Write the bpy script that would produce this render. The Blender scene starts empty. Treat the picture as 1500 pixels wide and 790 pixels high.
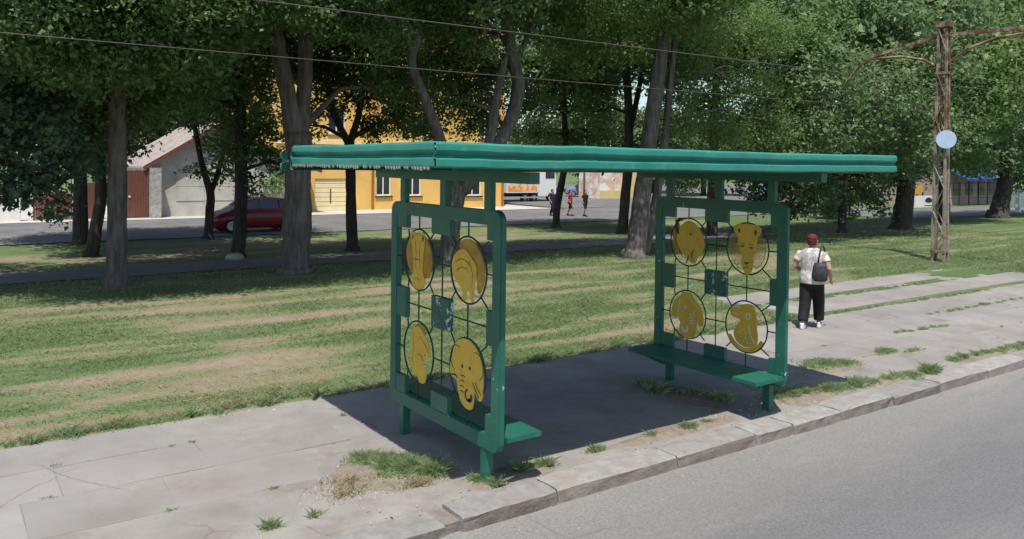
import bpy, bmesh, math, random
import numpy as np
from mathutils import Vector, Matrix

random.seed(11)
rng = np.random.default_rng(11)
scene = bpy.context.scene
col = scene.collection

# ------------------------------------------------------------------ camera
CAM = np.array([-3.8349, -5.6113, 2.756])
YAW, PITCH, ROLL, FPX, CYPX = .9587, -.0166, .0121, 1194.1, 259.8
fw = np.array([math.cos(YAW)*math.cos(PITCH), math.sin(YAW)*math.cos(PITCH), math.sin(PITCH)])
rt = np.array([math.sin(YAW), -math.cos(YAW), 0.0])
up = np.cross(rt, fw)
rt, up = math.cos(ROLL)*rt+math.sin(ROLL)*up, -math.sin(ROLL)*rt+math.cos(ROLL)*up
cd = bpy.data.cameras.new('camera')
cam = bpy.data.objects.new('camera', cd)
col.objects.link(cam)
cd.sensor_width = 36.0
cd.lens = FPX/1500*36.0
cd.shift_y = -(395-CYPX)/1500
cd.clip_start = .05
cd.clip_end = 3000
M = Matrix.Identity(4)
for i in range(3):
    M[i][0], M[i][1], M[i][2], M[i][3] = rt[i], up[i], -fw[i], CAM[i]
cam.matrix_world = M
scene.camera = cam

# ------------------------------------------------------------------ light
SUN = Vector((-.27, -.35, 1.0)).normalized()
world = bpy.data.worlds.new('World')
scene.world = world
world.use_nodes = True
wt = world.node_tree
sky = wt.nodes.new('ShaderNodeTexSky')
sky.sky_type = 'NISHITA'
sky.sun_disc = False
sky.sun_elevation = math.asin(SUN.z)
sky.sun_rotation = math.atan2(SUN.x, SUN.y)
sky.air_density = 1.0
sky.dust_density = .8
bg = wt.nodes['Background']
wt.links.new(sky.outputs['Color'], bg.inputs['Color'])
bg.inputs['Strength'].default_value = .115
sd = bpy.data.lights.new('sun', 'SUN')
sd.energy = 4.5
sd.angle = math.radians(.53)
sd.color = (1.0, .95, .88)
so = bpy.data.objects.new('sun', sd)
col.objects.link(so)
so.location = (-8, -10, 30)
so.rotation_euler = SUN.to_track_quat('Z', 'Y').to_euler()
vs = scene.view_settings
vs.view_transform = 'Standard'
vs.look = 'None'
vs.gamma = 1
vs.exposure = .42
vs.use_curve_mapping = False

# ------------------------------------------------------------------ helpers
def terrain(Y):
    t = np.clip((np.asarray(Y, float)-13)/14, 0, 1)
    return -.45*t*t*(3-2*t)

def ray(px, py):
    return fw+rt*(px-750)/FPX+up*(CYPX-py)/FPX

def at(px, py, Y):
    """point of the line of sight through a photo position where it meets depth Y"""
    d = ray(px, py)
    return CAM+d*(Y-CAM[1])/d[1]

def foot(px, py):
    d = ray(px, py)
    z = 0.0
    for _ in range(60):
        P = CAM+d*(z-CAM[2])/d[2]
        z = .5*z+.5*float(terrain(P[1]))
    return P

def hash2(ix, iy, s):
    h = (ix.astype(np.int64)*374761393+iy.astype(np.int64)*668265263+s*974711) & 0xffffffff
    h = ((h ^ (h >> 13))*1274126177) & 0xffffffff
    return ((h ^ (h >> 16)) & 0xffff)/65535.0

def vnoise(x, y, s=0):
    x = np.asarray(x, float); y = np.asarray(y, float)
    ix = np.floor(x); iy = np.floor(y)
    fx = x-ix; fy = y-iy
    fx = fx*fx*(3-2*fx); fy = fy*fy*(3-2*fy)
    a = hash2(ix, iy, s); b = hash2(ix+1, iy, s); c = hash2(ix, iy+1, s); d = hash2(ix+1, iy+1, s)
    return (a*(1-fx)+b*fx)*(1-fy)+(c*(1-fx)+d*fx)*fy

def fbm(x, y, s=0, o=4):
    v = 0; a = .5; t = 0
    for i in range(o):
        v = v+a*vnoise(np.asarray(x)*2**i, np.asarray(y)*2**i, s+i*7)
        t += a; a *= .5
    return v/t

def tag(o, label=None, cat=None, group=None, kind=None):
    if label: o['label'] = label
    if cat: o['category'] = cat
    if group: o['group'] = group
    if kind: o['kind'] = kind
    return o

def thing(name, label, cat, loc=(0, 0, 0), rz=0.0, group=None):
    o = bpy.data.objects.new(name, None)
    o.empty_display_size = .2
    col.objects.link(o)
    o.location = loc
    o.rotation_euler = (0, 0, rz)
    return tag(o, label, cat, group)

class MB:
    def __init__(s):
        s.v = []; s.f = []; s.mi = []; s.m = 0
    def add(s, vs, fs):
        b = len(s.v)
        s.v += [tuple(map(float, p)) for p in vs]
        s.f += [tuple(b+i for i in f) for f in fs]
        s.mi += [s.m]*len(fs)
        return s
    def box(s, x0, x1, y0, y1, z0, z1, xf=None):
        P = [(x, y, z) for z in (z0, z1) for y in (y0, y1) for x in (x0, x1)]
        if xf: P = [xf(p) for p in P]
        return s.add(P, [(0, 2, 3, 1), (4, 5, 7, 6), (0, 1, 5, 4), (2, 6, 7, 3), (0, 4, 6, 2), (1, 3, 7, 5)])
    def tube(s, pts, rad, n=8, cap=True, sq=1.0, jit=0.0):
        pts = [Vector(p) for p in pts]
        if not hasattr(rad, '__len__'): rad = [rad]*len(pts)
        d0 = (pts[1]-pts[0]).normalized()
        a = Vector((0, 0, 1)) if abs(d0.z) < .9 else Vector((1, 0, 0))
        U = d0.cross(a).normalized()
        vs = []
        for i, p in enumerate(pts):
            d = (pts[min(i+1, len(pts)-1)]-pts[max(i-1, 0)]).normalized()
            U = (U-d*U.dot(d)).normalized()
            W = d.cross(U)
            for k in range(n):
                t = 2*math.pi*k/n
                vs.append(p+(U*math.cos(t)+W*math.sin(t)*sq)*rad[i]*((1+jit*(math.sin(t*3+i*.35+p.x)*.5+math.sin(t*5-i*.5+p.y)*.35+random.uniform(-.4, .4))) if jit else 1))
        fs = []
        for i in range(len(pts)-1):
            for k in range(n):
                fs.append((i*n+k, i*n+(k+1) % n, (i+1)*n+(k+1) % n, (i+1)*n+k))
        if cap:
            fs.append(tuple(range(n-1, -1, -1)))
            fs.append(tuple((len(pts)-1)*n+k for k in range(n)))
        return s.add(vs, fs)
    def bar(s, a, b, w, h, upv=(0, 0, 1)):
        a = Vector(a); b = Vector(b)
        d = (b-a).normalized(); U = d.cross(Vector(upv)).normalized(); W = U.cross(d)
        P = [q+U*su*w/2+W*sw*h/2 for q in (a, b) for su, sw in ((-1, -1), (1, -1), (1, 1), (-1, 1))]
        return s.add(P, [(3, 2, 1, 0), (4, 5, 6, 7), (0, 1, 5, 4), (1, 2, 6, 5), (2, 3, 7, 6), (3, 0, 4, 7)])
    def prism(s, poly, f0, f1):
        """poly of 2D points; f0 / f1 map a point to the two faces"""
        n = len(poly)
        V = [f0(p) for p in poly]+[f1(p) for p in poly]
        F = [tuple(range(n)), tuple(range(2*n-1, n-1, -1))]
        F += [(i, i+n, (i+1) % n+n, (i+1) % n) for i in range(n)]
        return s.add(V, F)
    def loft(s, rings, cap=True):
        n = len(rings[0])
        V = [p for r in rings for p in r]
        F = [(i*n+k, i*n+(k+1) % n, (i+1)*n+(k+1) % n, (i+1)*n+k) for i in range(len(rings)-1) for k in range(n)]
        if cap:
            F += [tuple(range(n-1, -1, -1)), tuple((len(rings)-1)*n+k for k in range(n))]
        return s.add(V, F)
    def mesh(s, name, smooth=False, fix=True, off=None):
        me = bpy.data.meshes.new(name)
        v = s.v if off is None else [(a-off[0], b-off[1], c-off[2]) for a, b, c in s.v]
        me.from_pydata(v, [], s.f)
        if any(s.mi): me.polygons.foreach_set('material_index', s.mi)
        if fix:
            bm = bmesh.new(); bm.from_mesh(me)
            bmesh.ops.recalc_face_normals(bm, faces=bm.faces)
            bm.to_mesh(me); bm.free()
        if smooth:
            me.polygons.foreach_set('use_smooth', [True]*len(me.polygons))
        me.update()
        return me
    def build(s, name, m, parent=None, smooth=False, bevel=0, world=True, seg=2):
        off = None
        if parent is not None and world:
            p = parent; off = np.zeros(3)
            while p is not None:
                off += np.array(p.location); p = p.parent
        me = s.mesh(name, smooth, True, off)
        if bevel:
            bm = bmesh.new(); bm.from_mesh(me)
            bmesh.ops.bevel(bm, geom=[e for e in bm.edges if len(e.link_faces) == 2 and e.calc_face_angle(0) > .5], offset=bevel, segments=seg, affect='EDGES', clamp_overlap=True)
            bm.to_mesh(me); bm.free()
        return link(name, me, m, parent)

def link(name, me, m, parent=None):
    o = bpy.data.objects.new(name, me)
    col.objects.link(o)
    for q in (m if isinstance(m, (list, tuple)) else [m]):
        me.materials.append(q)
    if parent is not None: o.parent = parent
    return o

def fast_mesh(name, V, F, m, parent=None, smooth=False):
    """V (n,3) array, F (k,c) array with constant corner count"""
    me = bpy.data.meshes.new(name)
    V = np.ascontiguousarray(V, np.float32); F = np.ascontiguousarray(F, np.int32)
    k, c = F.shape
    me.vertices.add(len(V)); me.vertices.foreach_set('co', V.ravel())
    me.loops.add(k*c); me.loops.foreach_set('vertex_index', F.ravel())
    me.polygons.add(k)
    me.polygons.foreach_set('loop_start', np.arange(0, k*c, c, dtype=np.int32))
    if smooth: me.polygons.foreach_set('use_smooth', np.ones(k, bool))
    me.update(calc_edges=True)
    return link(name, me, m, parent)

# ------------------------------------------------------------------ materials
def mat(name, c1, c2=None, scale=8.0, rough=.8, bump=0.0, bscale=60.0, metal=0.0, rnd=0.0, detail=6.0, lo=.35, hi=.65, stretch=(1, 1, 1), spec=.3, c3=None, s3=1.0, t3=(.55, .7), island=False, world_co=True):
    m = bpy.data.materials.new(name); m.use_nodes = True
    nt = m.node_tree; N = nt.nodes; L = nt.links
    p = N['Principled BSDF']
    p.inputs['Roughness'].default_value = rough
    p.inputs['Metallic'].default_value = metal
    p.inputs['Specular IOR Level'].default_value = spec
    if c2 is None: c2 = tuple(x*.75 for x in c1)
    if world_co:
        g = N.new('ShaderNodeNewGeometry'); co = g.outputs['Position']
    else:
        g = N.new('ShaderNodeTexCoord'); co = g.outputs['Object']
    mp = N.new('ShaderNodeMapping'); mp.inputs['Scale'].default_value = stretch
    L.new(co, mp.inputs['Vector']); co = mp.outputs['Vector']
    nz = N.new('ShaderNodeTexNoise'); nz.inputs['Scale'].default_value = scale; nz.inputs['Detail'].default_value = detail
    nz.inputs['Roughness'].default_value = .62
    L.new(co, nz.inputs['Vector'])
    mr = N.new('ShaderNodeMapRange'); mr.inputs['From Min'].default_value = lo; mr.inputs['From Max'].default_value = hi
    L.new(nz.outputs['Fac'], mr.inputs['Value'])
    mx = N.new('ShaderNodeMix'); mx.data_type = 'RGBA'
    mx.inputs['A'].default_value = (*c2, 1); mx.inputs['B'].default_value = (*c1, 1)
    L.new(mr.outputs['Result'], mx.inputs['Factor'])
    out = mx.outputs['Result']
    if c3 is not None:
        n3 = N.new('ShaderNodeTexNoise'); n3.inputs['Scale'].default_value = s3; n3.inputs['Detail'].default_value = 7; n3.inputs['Roughness'].default_value = .68
        L.new(co, n3.inputs['Vector'])
        r3 = N.new('ShaderNodeMapRange'); r3.inputs['From Min'].default_value = t3[0]; r3.inputs['From Max'].default_value = t3[1]
        L.new(n3.outputs['Fac'], r3.inputs['Value'])
        m3 = N.new('ShaderNodeMix'); m3.data_type = 'RGBA'; m3.inputs['B'].default_value = (*c3, 1)
        L.new(r3.outputs['Result'], m3.inputs['Factor']); L.new(out, m3.inputs['A'])
        out = m3.outputs['Result']
    if rnd:
        src = g.outputs['Random Per Island'] if island else N.new('ShaderNodeObjectInfo').outputs['Random']
        hv = N.new('ShaderNodeHueSaturation')
        r = N.new('ShaderNodeMapRange'); r.inputs['To Min'].default_value = 1-rnd; r.inputs['To Max'].default_value = 1+rnd
        L.new(src, r.inputs['Value']); L.new(r.outputs['Result'], hv.inputs['Value'])
        L.new(out, hv.inputs['Color']); out = hv.outputs['Color']
    L.new(out, p.inputs['Base Color'])
    if bump:
        nb = N.new('ShaderNodeTexNoise'); nb.inputs['Scale'].default_value = bscale; nb.inputs['Detail'].default_value = 5
        L.new(co, nb.inputs['Vector'])
        b = N.new('ShaderNodeBump'); b.inputs['Strength'].default_value = 1; b.inputs['Distance'].default_value = bump
        L.new(nb.outputs['Fac'], b.inputs['Height']); L.new(b.outputs['Normal'], p.inputs['Normal'])
    return m

def leaf_mat(name, c1, c2, trans=.3):
    m = bpy.data.materials.new(name); m.use_nodes = True
    nt = m.node_tree; N = nt.nodes; L = nt.links
    p = N['Principled BSDF']; p.inputs['Roughness'].default_value = .48; p.inputs['Specular IOR Level'].default_value = .35
    g = N.new('ShaderNodeNewGeometry')
    nz = N.new('ShaderNodeTexNoise'); nz.inputs['Scale'].default_value = .9; nz.inputs['Detail'].default_value = 3
    L.new(g.outputs['Position'], nz.inputs['Vector'])
    ad = N.new('ShaderNodeMath'); ad.operation = 'MULTIPLY_ADD'; ad.inputs[1].default_value = .55
    L.new(g.outputs['Random Per Island'], ad.inputs[0]); 
    mu = N.new('ShaderNodeMapRange'); mu.inputs['From Min'].default_value = .35; mu.inputs['From Max'].default_value = .65; mu.inputs['To Max'].default_value = .45
    L.new(nz.outputs['Fac'], mu.inputs['Value']); L.new(mu.outputs['Result'], ad.inputs[2])
    mx = N.new('ShaderNodeMix'); mx.data_type = 'RGBA'
    mx.inputs['A'].default_value = (*c1, 1); mx.inputs['B'].default_value = (*c2, 1)
    L.new(ad.outputs['Value'], mx.inputs['Factor']); L.new(mx.outputs['Result'], p.inputs['Base Color'])
    tr = N.new('ShaderNodeBsdfTranslucent')
    hv = N.new('ShaderNodeHueSaturation'); hv.inputs['Value'].default_value = 1.5; hv.inputs['Hue'].default_value = .48
    L.new(mx.outputs['Result'], hv.inputs['Color']); L.new(hv.outputs['Color'], tr.inputs['Color'])
    ms = N.new('ShaderNodeMixShader'); ms.inputs['Fac'].default_value = trans
    L.new(p.outputs['BSDF'], ms.inputs[1]); L.new(tr.outputs['BSDF'], ms.inputs[2])
    L.new(ms.outputs['Shader'], N['Material Output'].inputs['Surface'])
    return m

def glass_mat(name, c=(.02, .025, .03)):
    m = mat(name, c, tuple(x*1.6 for x in c), scale=1.5, rough=.08, spec=.8)
    return m

MT = {}
def road_mat():
    m = mat('road_asphalt', (.186, .183, .179), (.16, .158, .155), scale=.7, rough=.92, bump=.006, bscale=150, stretch=(.3, 1.4, 1), c3=(.225, .218, .205), s3=1.2, t3=(.5, .8), detail=10, lo=.25, hi=.75)
    nt = m.node_tree; N = nt.nodes; L = nt.links; p = N['Principled BSDF']
    src = p.inputs['Base Color'].links[0].from_socket
    g = N.new('ShaderNodeNewGeometry'); sp = N.new('ShaderNodeSeparateXYZ'); L.new(g.outputs['Position'], sp.inputs[0])
    wn = N.new('ShaderNodeTexNoise'); wn.inputs['Scale'].default_value = .35; wn.inputs['Detail'].default_value = 4; L.new(g.outputs['Position'], wn.inputs['Vector'])
    ad = N.new('ShaderNodeMath'); ad.operation = 'MULTIPLY_ADD'; ad.inputs[1].default_value = .9; L.new(wn.outputs['Fac'], ad.inputs[0]); L.new(sp.outputs['Y'], ad.inputs[2])
    mr = N.new('ShaderNodeMapRange'); mr.inputs['From Min'].default_value = -4.2; mr.inputs['From Max'].default_value = .4; L.new(ad.outputs['Value'], mr.inputs['Value'])
    rp = N.new('ShaderNodeValToRGB'); e = rp.color_ramp.elements
    e[0].position = 0; e[0].color = (.9, .9, .92, 1); e[1].position = 1; e[1].color = (1.2, 1.17, 1.12, 1)
    for q, c in ((.3, (.97, .97, .98, 1)), (.52, (.8, .8, .82, 1)), (.68, (.86, .86, .87, 1)), (.84, (1.1, 1.09, 1.07, 1))):
        k = e.new(q); k.color = c
    L.new(mr.outputs['Result'], rp.inputs['Fac'])
    mu = N.new('ShaderNodeMix'); mu.data_type = 'RGBA'; mu.blend_type = 'MULTIPLY'; mu.inputs['Factor'].default_value = 1
    L.new(src, mu.inputs['A']); L.new(rp.outputs['Color'], mu.inputs['B'])
    gr = N.new('ShaderNodeTexNoise'); gr.inputs['Scale'].default_value = 45; gr.inputs['Detail'].default_value = 3; gr.inputs['Roughness'].default_value = .8; L.new(g.outputs['Position'], gr.inputs['Vector'])
    gm = N.new('ShaderNodeMapRange'); gm.inputs['From Min'].default_value = .3; gm.inputs['From Max'].default_value = .7; gm.inputs['To Min'].default_value = .72; gm.inputs['To Max'].default_value = 1.28; L.new(gr.outputs['Fac'], gm.inputs['Value'])
    m2 = N.new('ShaderNodeMix'); m2.data_type = 'RGBA'; m2.blend_type = 'MULTIPLY'; m2.inputs['Factor'].default_value = 1
    L.new(mu.outputs['Result'], m2.inputs['A']); L.new(gm.outputs['Result'], m2.inputs['B'])
    L.new(m2.outputs['Result'], p.inputs['Base Color'])
    return m
MT['asphalt'] = road_mat()
MT['old_asphalt'] = mat('back_asphalt', (.16, .155, .15), (.11, .11, .108), scale=.5, rough=.9, bump=.004, bscale=60, c3=(.22, .21, .19), s3=2, t3=(.55, .75))
MT['pavement'] = mat('pavement_concrete', (.275, .256, .236), (.2, .185, .17), scale=1.2, rough=.93, bump=.004, bscale=80, c3=(.19, .16, .135), s3=1.6, t3=(.52, .7), detail=10)
MT['slab'] = mat('slab_concrete', (.285, .268, .25), (.205, .192, .18), scale=.9, rough=.93, bump=.003, bscale=90, rnd=.06, c3=(.205, .175, .155), s3=1.15, t3=(.5, .72), lo=.3, hi=.7, detail=10)
MT['kerb'] = mat('kerb_granite', (.285, .274, .26), (.205, .192, .178), scale=7, rough=.9, bump=.006, bscale=55, rnd=.14, c3=(.25, .21, .185), s3=2.2, t3=(.54, .68), world_co=True)
MT['kerb_face'] = mat('stained_granite', (.22, .19, .168), (.14, .12, .106), scale=6, rough=.95, bump=.008, bscale=40, rnd=.18, c3=(.19, .145, .125), s3=2.2, t3=(.52, .68))
MT['soil'] = mat('bare_soil', (.2, .15, .11), (.13, .1, .075), scale=6, rough=1, bump=.01, bscale=40)
MT['dust'] = mat('dusty_soil', (.245, .205, .165), (.17, .138, .108), scale=9, rough=1, bump=.012, bscale=45, detail=10)
MT['green'] = mat('shaded_green_paint', (.018, .138, .097), (.012, .102, .071), scale=3.5, rough=.38, bump=.0015, bscale=18, spec=.5, c3=(.05, .19, .14), s3=14, t3=(.62, .7))  # panel greens are darkened to carry the shade under the roof
MT['green_worn'] = mat('chipped_green_paint', (.018, .136, .096), (.012, .1, .07), scale=4, rough=.42, bump=.001, bscale=30, spec=.5, c3=(.42, .5, .5), s3=10, t3=(.645, .665))
MT['scribble'] = mat('scribbled_green_paint', (.018, .104, .078), (.011, .076, .057), scale=4, rough=.45, spec=.5, c3=(.45, .55, .56), s3=11, t3=(.575, .6))
MT['gold'] = mat('gold_paint', (.72, .46, .055), (.63, .38, .04), scale=6, rough=.5, spec=.4, c3=(.5, .3, .06), s3=9, t3=(.58, .7))
MT['rust_gold'] = mat('rusty_gold_paint', (.5, .29, .045), (.33, .17, .03), scale=7, rough=.6)
MT['fascia'] = mat('sunlit_rail_green', (.03, .245, .19), (.02, .185, .142), scale=2.2, rough=.4, bump=.0012, bscale=25, spec=.5, c3=(.07, .26, .21), s3=7, t3=(.58, .7))  # lighter copy of the shelter green, set to the rails' sunlit tone
MT['rod'] = mat('dark_green_rod', (.012, .06, .045), (.008, .04, .03), scale=10, rough=.5)
MT['chip'] = mat('flaking_edge', (.45, .44, .4), (.12, .2, .16), scale=60, rough=.8)
MT['bark'] = mat('grey_bark', (.175, .155, .14), (.075, .064, .056), scale=12, rough=.95, bump=.05, bscale=16, stretch=(1, 1, .16), detail=9)
MT['bark_dark'] = mat('dark_bark', (.075, .062, .052), (.035, .03, .026), scale=12, rough=.95, bump=.05, bscale=16, stretch=(1, 1, .16), detail=9)
MT['leaf_dark'] = leaf_mat('dark_maple_leaves', (.045, .1, .06), (.15, .225, .14), .38)
MT['leaf_mid'] = leaf_mat('green_leaves', (.055, .12, .038), (.17, .25, .09), .42)
MT['leaf_light'] = leaf_mat('light_locust_leaves', (.068, .145, .038), (.19, .285, .09), .43)
MT['leaf_right'] = leaf_mat('bright_green_leaves', (.06, .13, .045), (.21, .29, .135), .4)
MT['leaf_far'] = leaf_mat('distant_leaves', (.05, .1, .035), (.13, .19, .07), .32)
MT['grass'] = leaf_mat('grass_blades', (.125, .18, .074), (.235, .285, .14), .45)
MT['dry_grass'] = leaf_mat('dry_grass_blades', (.27, .22, .13), (.4, .34, .21), .35)
MT['weed'] = leaf_mat('weed_leaves', (.16, .27, .11), (.38, .48, .26), .55)
MT['rust'] = mat('rusty_steel', (.17, .085, .05), (.09, .045, .03), scale=5, rough=.85, c3=(.33, .27, .2), s3=3, t3=(.46, .6), bump=.002, bscale=50)
MT['pole_grey'] = mat('weathered_grey_paint', (.3, .27, .23), (.21, .17, .13), scale=4, rough=.8, c3=(.2, .1, .05), s3=5, t3=(.56, .66))
MT['wire'] = mat('copper_wire', (.13, .115, .1), (.09, .08, .07), rough=.45, metal=.3)
MT['white'] = mat('white_paint', (.72, .71, .68), (.6, .59, .56), scale=3, rough=.6)
MT['housewall'] = mat('whitewashed_panels', (.48, .465, .42), (.38, .365, .33), scale=1.5, rough=.9)
MT['pale'] = mat('pale_concrete', (.4, .385, .35), (.31, .3, .275), scale=2, rough=.9)
MT['forecourt'] = mat('forecourt_concrete', (.47, .45, .42), (.38, .365, .34), scale=.6, rough=.95)
MT['yellow'] = mat('yellow_render', (.74, .475, .15), (.66, .41, .115), scale=.8, rough=.85)
MT['cream'] = mat('cream_paint', (.78, .69, .42), (.7, .6, .35), scale=1.5, rough=.7)
MT['orange'] = mat('orange_trim', (.6, .27, .06), (.5, .22, .05), scale=2, rough=.7)
MT['tile'] = mat('red_roof_tiles', (.36, .09, .06), (.25, .06, .045), scale=2, rough=.8)
MT['brown'] = mat('brown_gate_paint', (.15, .058, .04), (.11, .045, .032), scale=2, rough=.6)
MT['grey_roof'] = mat('corrugated_grey_roof', (.44, .385, .355), (.32, .275, .25), scale=1.5, rough=.8)
MT['stone'] = mat('rubble_stone', (.42, .4, .37), (.25, .24, .22), scale=4, rough=.9, bump=.03, bscale=8)
MT['glass'] = glass_mat('window_glass')
MT['rubber'] = mat('tyre_rubber', (.02, .02, .02), rough=.85)
MT['chrome'] = mat('wheel_metal', (.45, .45, .46), (.35, .35, .36), rough=.35, metal=.8)
MT['red_car'] = mat('dark_red_car_paint', (.22, .012, .025), (.2, .01, .02), scale=1, rough=.22, spec=.6)
MT['blue_car'] = mat('blue_grey_car_paint', (.16, .2, .28), (.15, .19, .27), scale=1, rough=.25, spec=.6)
MT['white_car'] = mat('white_car_paint', (.7, .7, .7), (.66, .66, .66), scale=1, rough=.25, spec=.6)
MT['dark'] = mat('black_plastic', (.02, .02, .022), rough=.6)
MT['lamp'] = mat('headlight_glass', (.7, .72, .75), (.55, .57, .6), scale=20, rough=.1, spec=.8)
MT['red_lamp'] = mat('tail_light', (.5, .02, .02), rough=.2, spec=.6)
MT['skin'] = mat('skin', (.46, .27, .2), (.4, .225, .165), scale=12, rough=.6)
MT['hair'] = mat('dark_red_hair', (.14, .022, .02), (.06, .012, .012), scale=40, rough=.55)
MT['black_hair'] = mat('black_hair', (.02, .016, .014), rough=.6)
MT['blouse'] = mat('white_grey_blouse', (.6, .58, .54), (.33, .31, .3), scale=9, rough=.85, lo=.42, hi=.56, c3=(.13, .12, .12), s3=13, t3=(.6, .64))
MT['black_cloth'] = mat('black_trousers', (.014, .013, .018), (.009, .009, .012), scale=10, rough=.8)
MT['shoe'] = mat('white_trainers', (.68, .66, .64), (.55, .53, .52), scale=30, rough=.6)
MT['bag'] = mat('black_bag_fabric', (.02, .02, .024), (.055, .055, .065), scale=26, rough=.6)
MT['navy'] = mat('navy_cloth', (.02, .02, .075), rough=.85)
MT['red_cloth'] = mat('red_cloth', (.34, .03, .05), rough=.85)
MT['blue_sign'] = mat('pale_blue_sign', (.42, .53, .68), (.36, .47, .63), scale=6, rough=.5)
MT['blue'] = mat('blue_awning', (.03, .06, .2), (.02, .04, .15), scale=2, rough=.7)
MT['pink'] = mat('pink_wall', (.45, .33, .28), (.36, .26, .22), scale=2, rough=.8)
MT['mural'] = mat('mural_print', (.62, .42, .3), (.66, .5, .37), scale=1.6, rough=.7, detail=2, lo=.46, hi=.54, c3=(.75, .73, .7), s3=1.1, t3=(.5, .53))
MT['fruit'] = mat('fruit_print', (.75, .3, .06), (.72, .56, .42), scale=2.2, rough=.5, detail=1.5, lo=.46, hi=.52, c3=(.6, .06, .03), s3=2.6, t3=(.6, .63))
MT['kiosk_yellow'] = mat('kiosk_yellow', (.62, .52, .24), (.55, .45, .2), scale=1, rough=.7)
MT['pebble'] = mat('pebbles', (.4, .38, .35), (.24, .215, .185), scale=30, rough=.9, rnd=.3, island=True)
MT['rail'] = mat('worn_rail', (.28, .2, .14), (.14, .09, .06), scale=6, rough=.6)
MT['amber'] = mat('amber_sign', (.6, .33, .03), (.5, .27, .02), scale=4, rough=.6)

def overlay(m, kind, scale, lo, hi, c, amount=1.0, gate=None, warp=.0):
    """lay spots (noise) or cracks (cell borders) of another colour over a material"""
    nt = m.node_tree; N = nt.nodes; L = nt.links; p = N['Principled BSDF']
    src = p.inputs['Base Color'].links[0].from_socket
    g = N.new('ShaderNodeNewGeometry'); co = g.outputs['Position']
    if warp:
        wn = N.new('ShaderNodeTexNoise'); wn.inputs['Scale'].default_value = scale*2.2; wn.inputs['Detail'].default_value = 6
        L.new(co, wn.inputs['Vector'])
        va = N.new('ShaderNodeVectorMath'); va.operation = 'MULTIPLY_ADD'; va.inputs[1].default_value = (warp, warp, warp)
        L.new(wn.outputs['Color'], va.inputs[0]); L.new(co, va.inputs[2]); co = va.outputs['Vector']
    if kind == 'crack':
        t = N.new('ShaderNodeTexVoronoi'); t.feature = 'DISTANCE_TO_EDGE'; out = 'Distance'
    else:
        t = N.new('ShaderNodeTexNoise'); t.inputs['Detail'].default_value = 5; t.inputs['Roughness'].default_value = .7; out = 'Fac'
    t.inputs['Scale'].default_value = scale; L.new(co, t.inputs['Vector'])
    mr = N.new('ShaderNodeMapRange'); mr.inputs['From Min'].default_value = lo; mr.inputs['From Max'].default_value = hi; mr.inputs['To Max'].default_value = amount
    L.new(t.outputs[out], mr.inputs['Value']); f = mr.outputs['Result']
    if gate:
        gn = N.new('ShaderNodeTexNoise'); gn.inputs['Scale'].default_value = gate[0]; gn.inputs['Detail'].default_value = 3; L.new(g.outputs['Position'], gn.inputs['Vector'])
        gm = N.new('ShaderNodeMapRange'); gm.inputs['From Min'].default_value = gate[1]; gm.inputs['From Max'].default_value = gate[2]; L.new(gn.outputs['Fac'], gm.inputs['Value'])
        mu = N.new('ShaderNodeMath'); mu.operation = 'MULTIPLY'; L.new(f, mu.inputs[0]); L.new(gm.outputs['Result'], mu.inputs[1]); f = mu.outputs['Value']
    mx = N.new('ShaderNodeMix'); mx.data_type = 'RGBA'; mx.inputs['B'].default_value = (*c, 1)
    L.new(f, mx.inputs['Factor']); L.new(src, mx.inputs['A']); L.new(mx.outputs['Result'], p.inputs['Base Color'])
for q in ('slab', 'pavement'):
    overlay(MT[q], 'crack', .9, .012, .003, (.12, .105, .09), .5, (.8, .5, .62), .35)
    overlay(MT[q], 'spot', 7, .66, .72, (.12, .1, .085), .6)
overlay(MT['asphalt'], 'crack', .55, .012, .003, (.1, .098, .095), .3, (.4, .54, .64), .5)
overlay(MT['asphalt'], 'spot', 3.2, .66, .76, (.11, .108, .105), .5)
overlay(MT['asphalt'], 'spot', 24, .7, .74, (.34, .33, .31), .6)
for q in ('green', 'green_worn', 'scribble'):
    overlay(MT[q], 'spot', 2.6, .52, .75, (.045, .12, .095), .55)
    overlay(MT[q], 'spot', 22, .69, .73, (.1, .05, .025), .8)
overlay(MT['fascia'], 'spot', 1.8, .5, .75, (.075, .24, .2), .5)
overlay(MT['fascia'], 'spot', 26, .7, .74, (.16, .12, .08), .7)
overlay(MT['gold'], 'spot', 30, .66, .7, (.3, .17, .04), .7)
overlay(MT['yellow'], 'spot', .7, .55, .75, (.5, .33, .12), .6)
overlay(MT['housewall'], 'spot', .9, .52, .7, (.27, .25, .21), .7)

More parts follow.
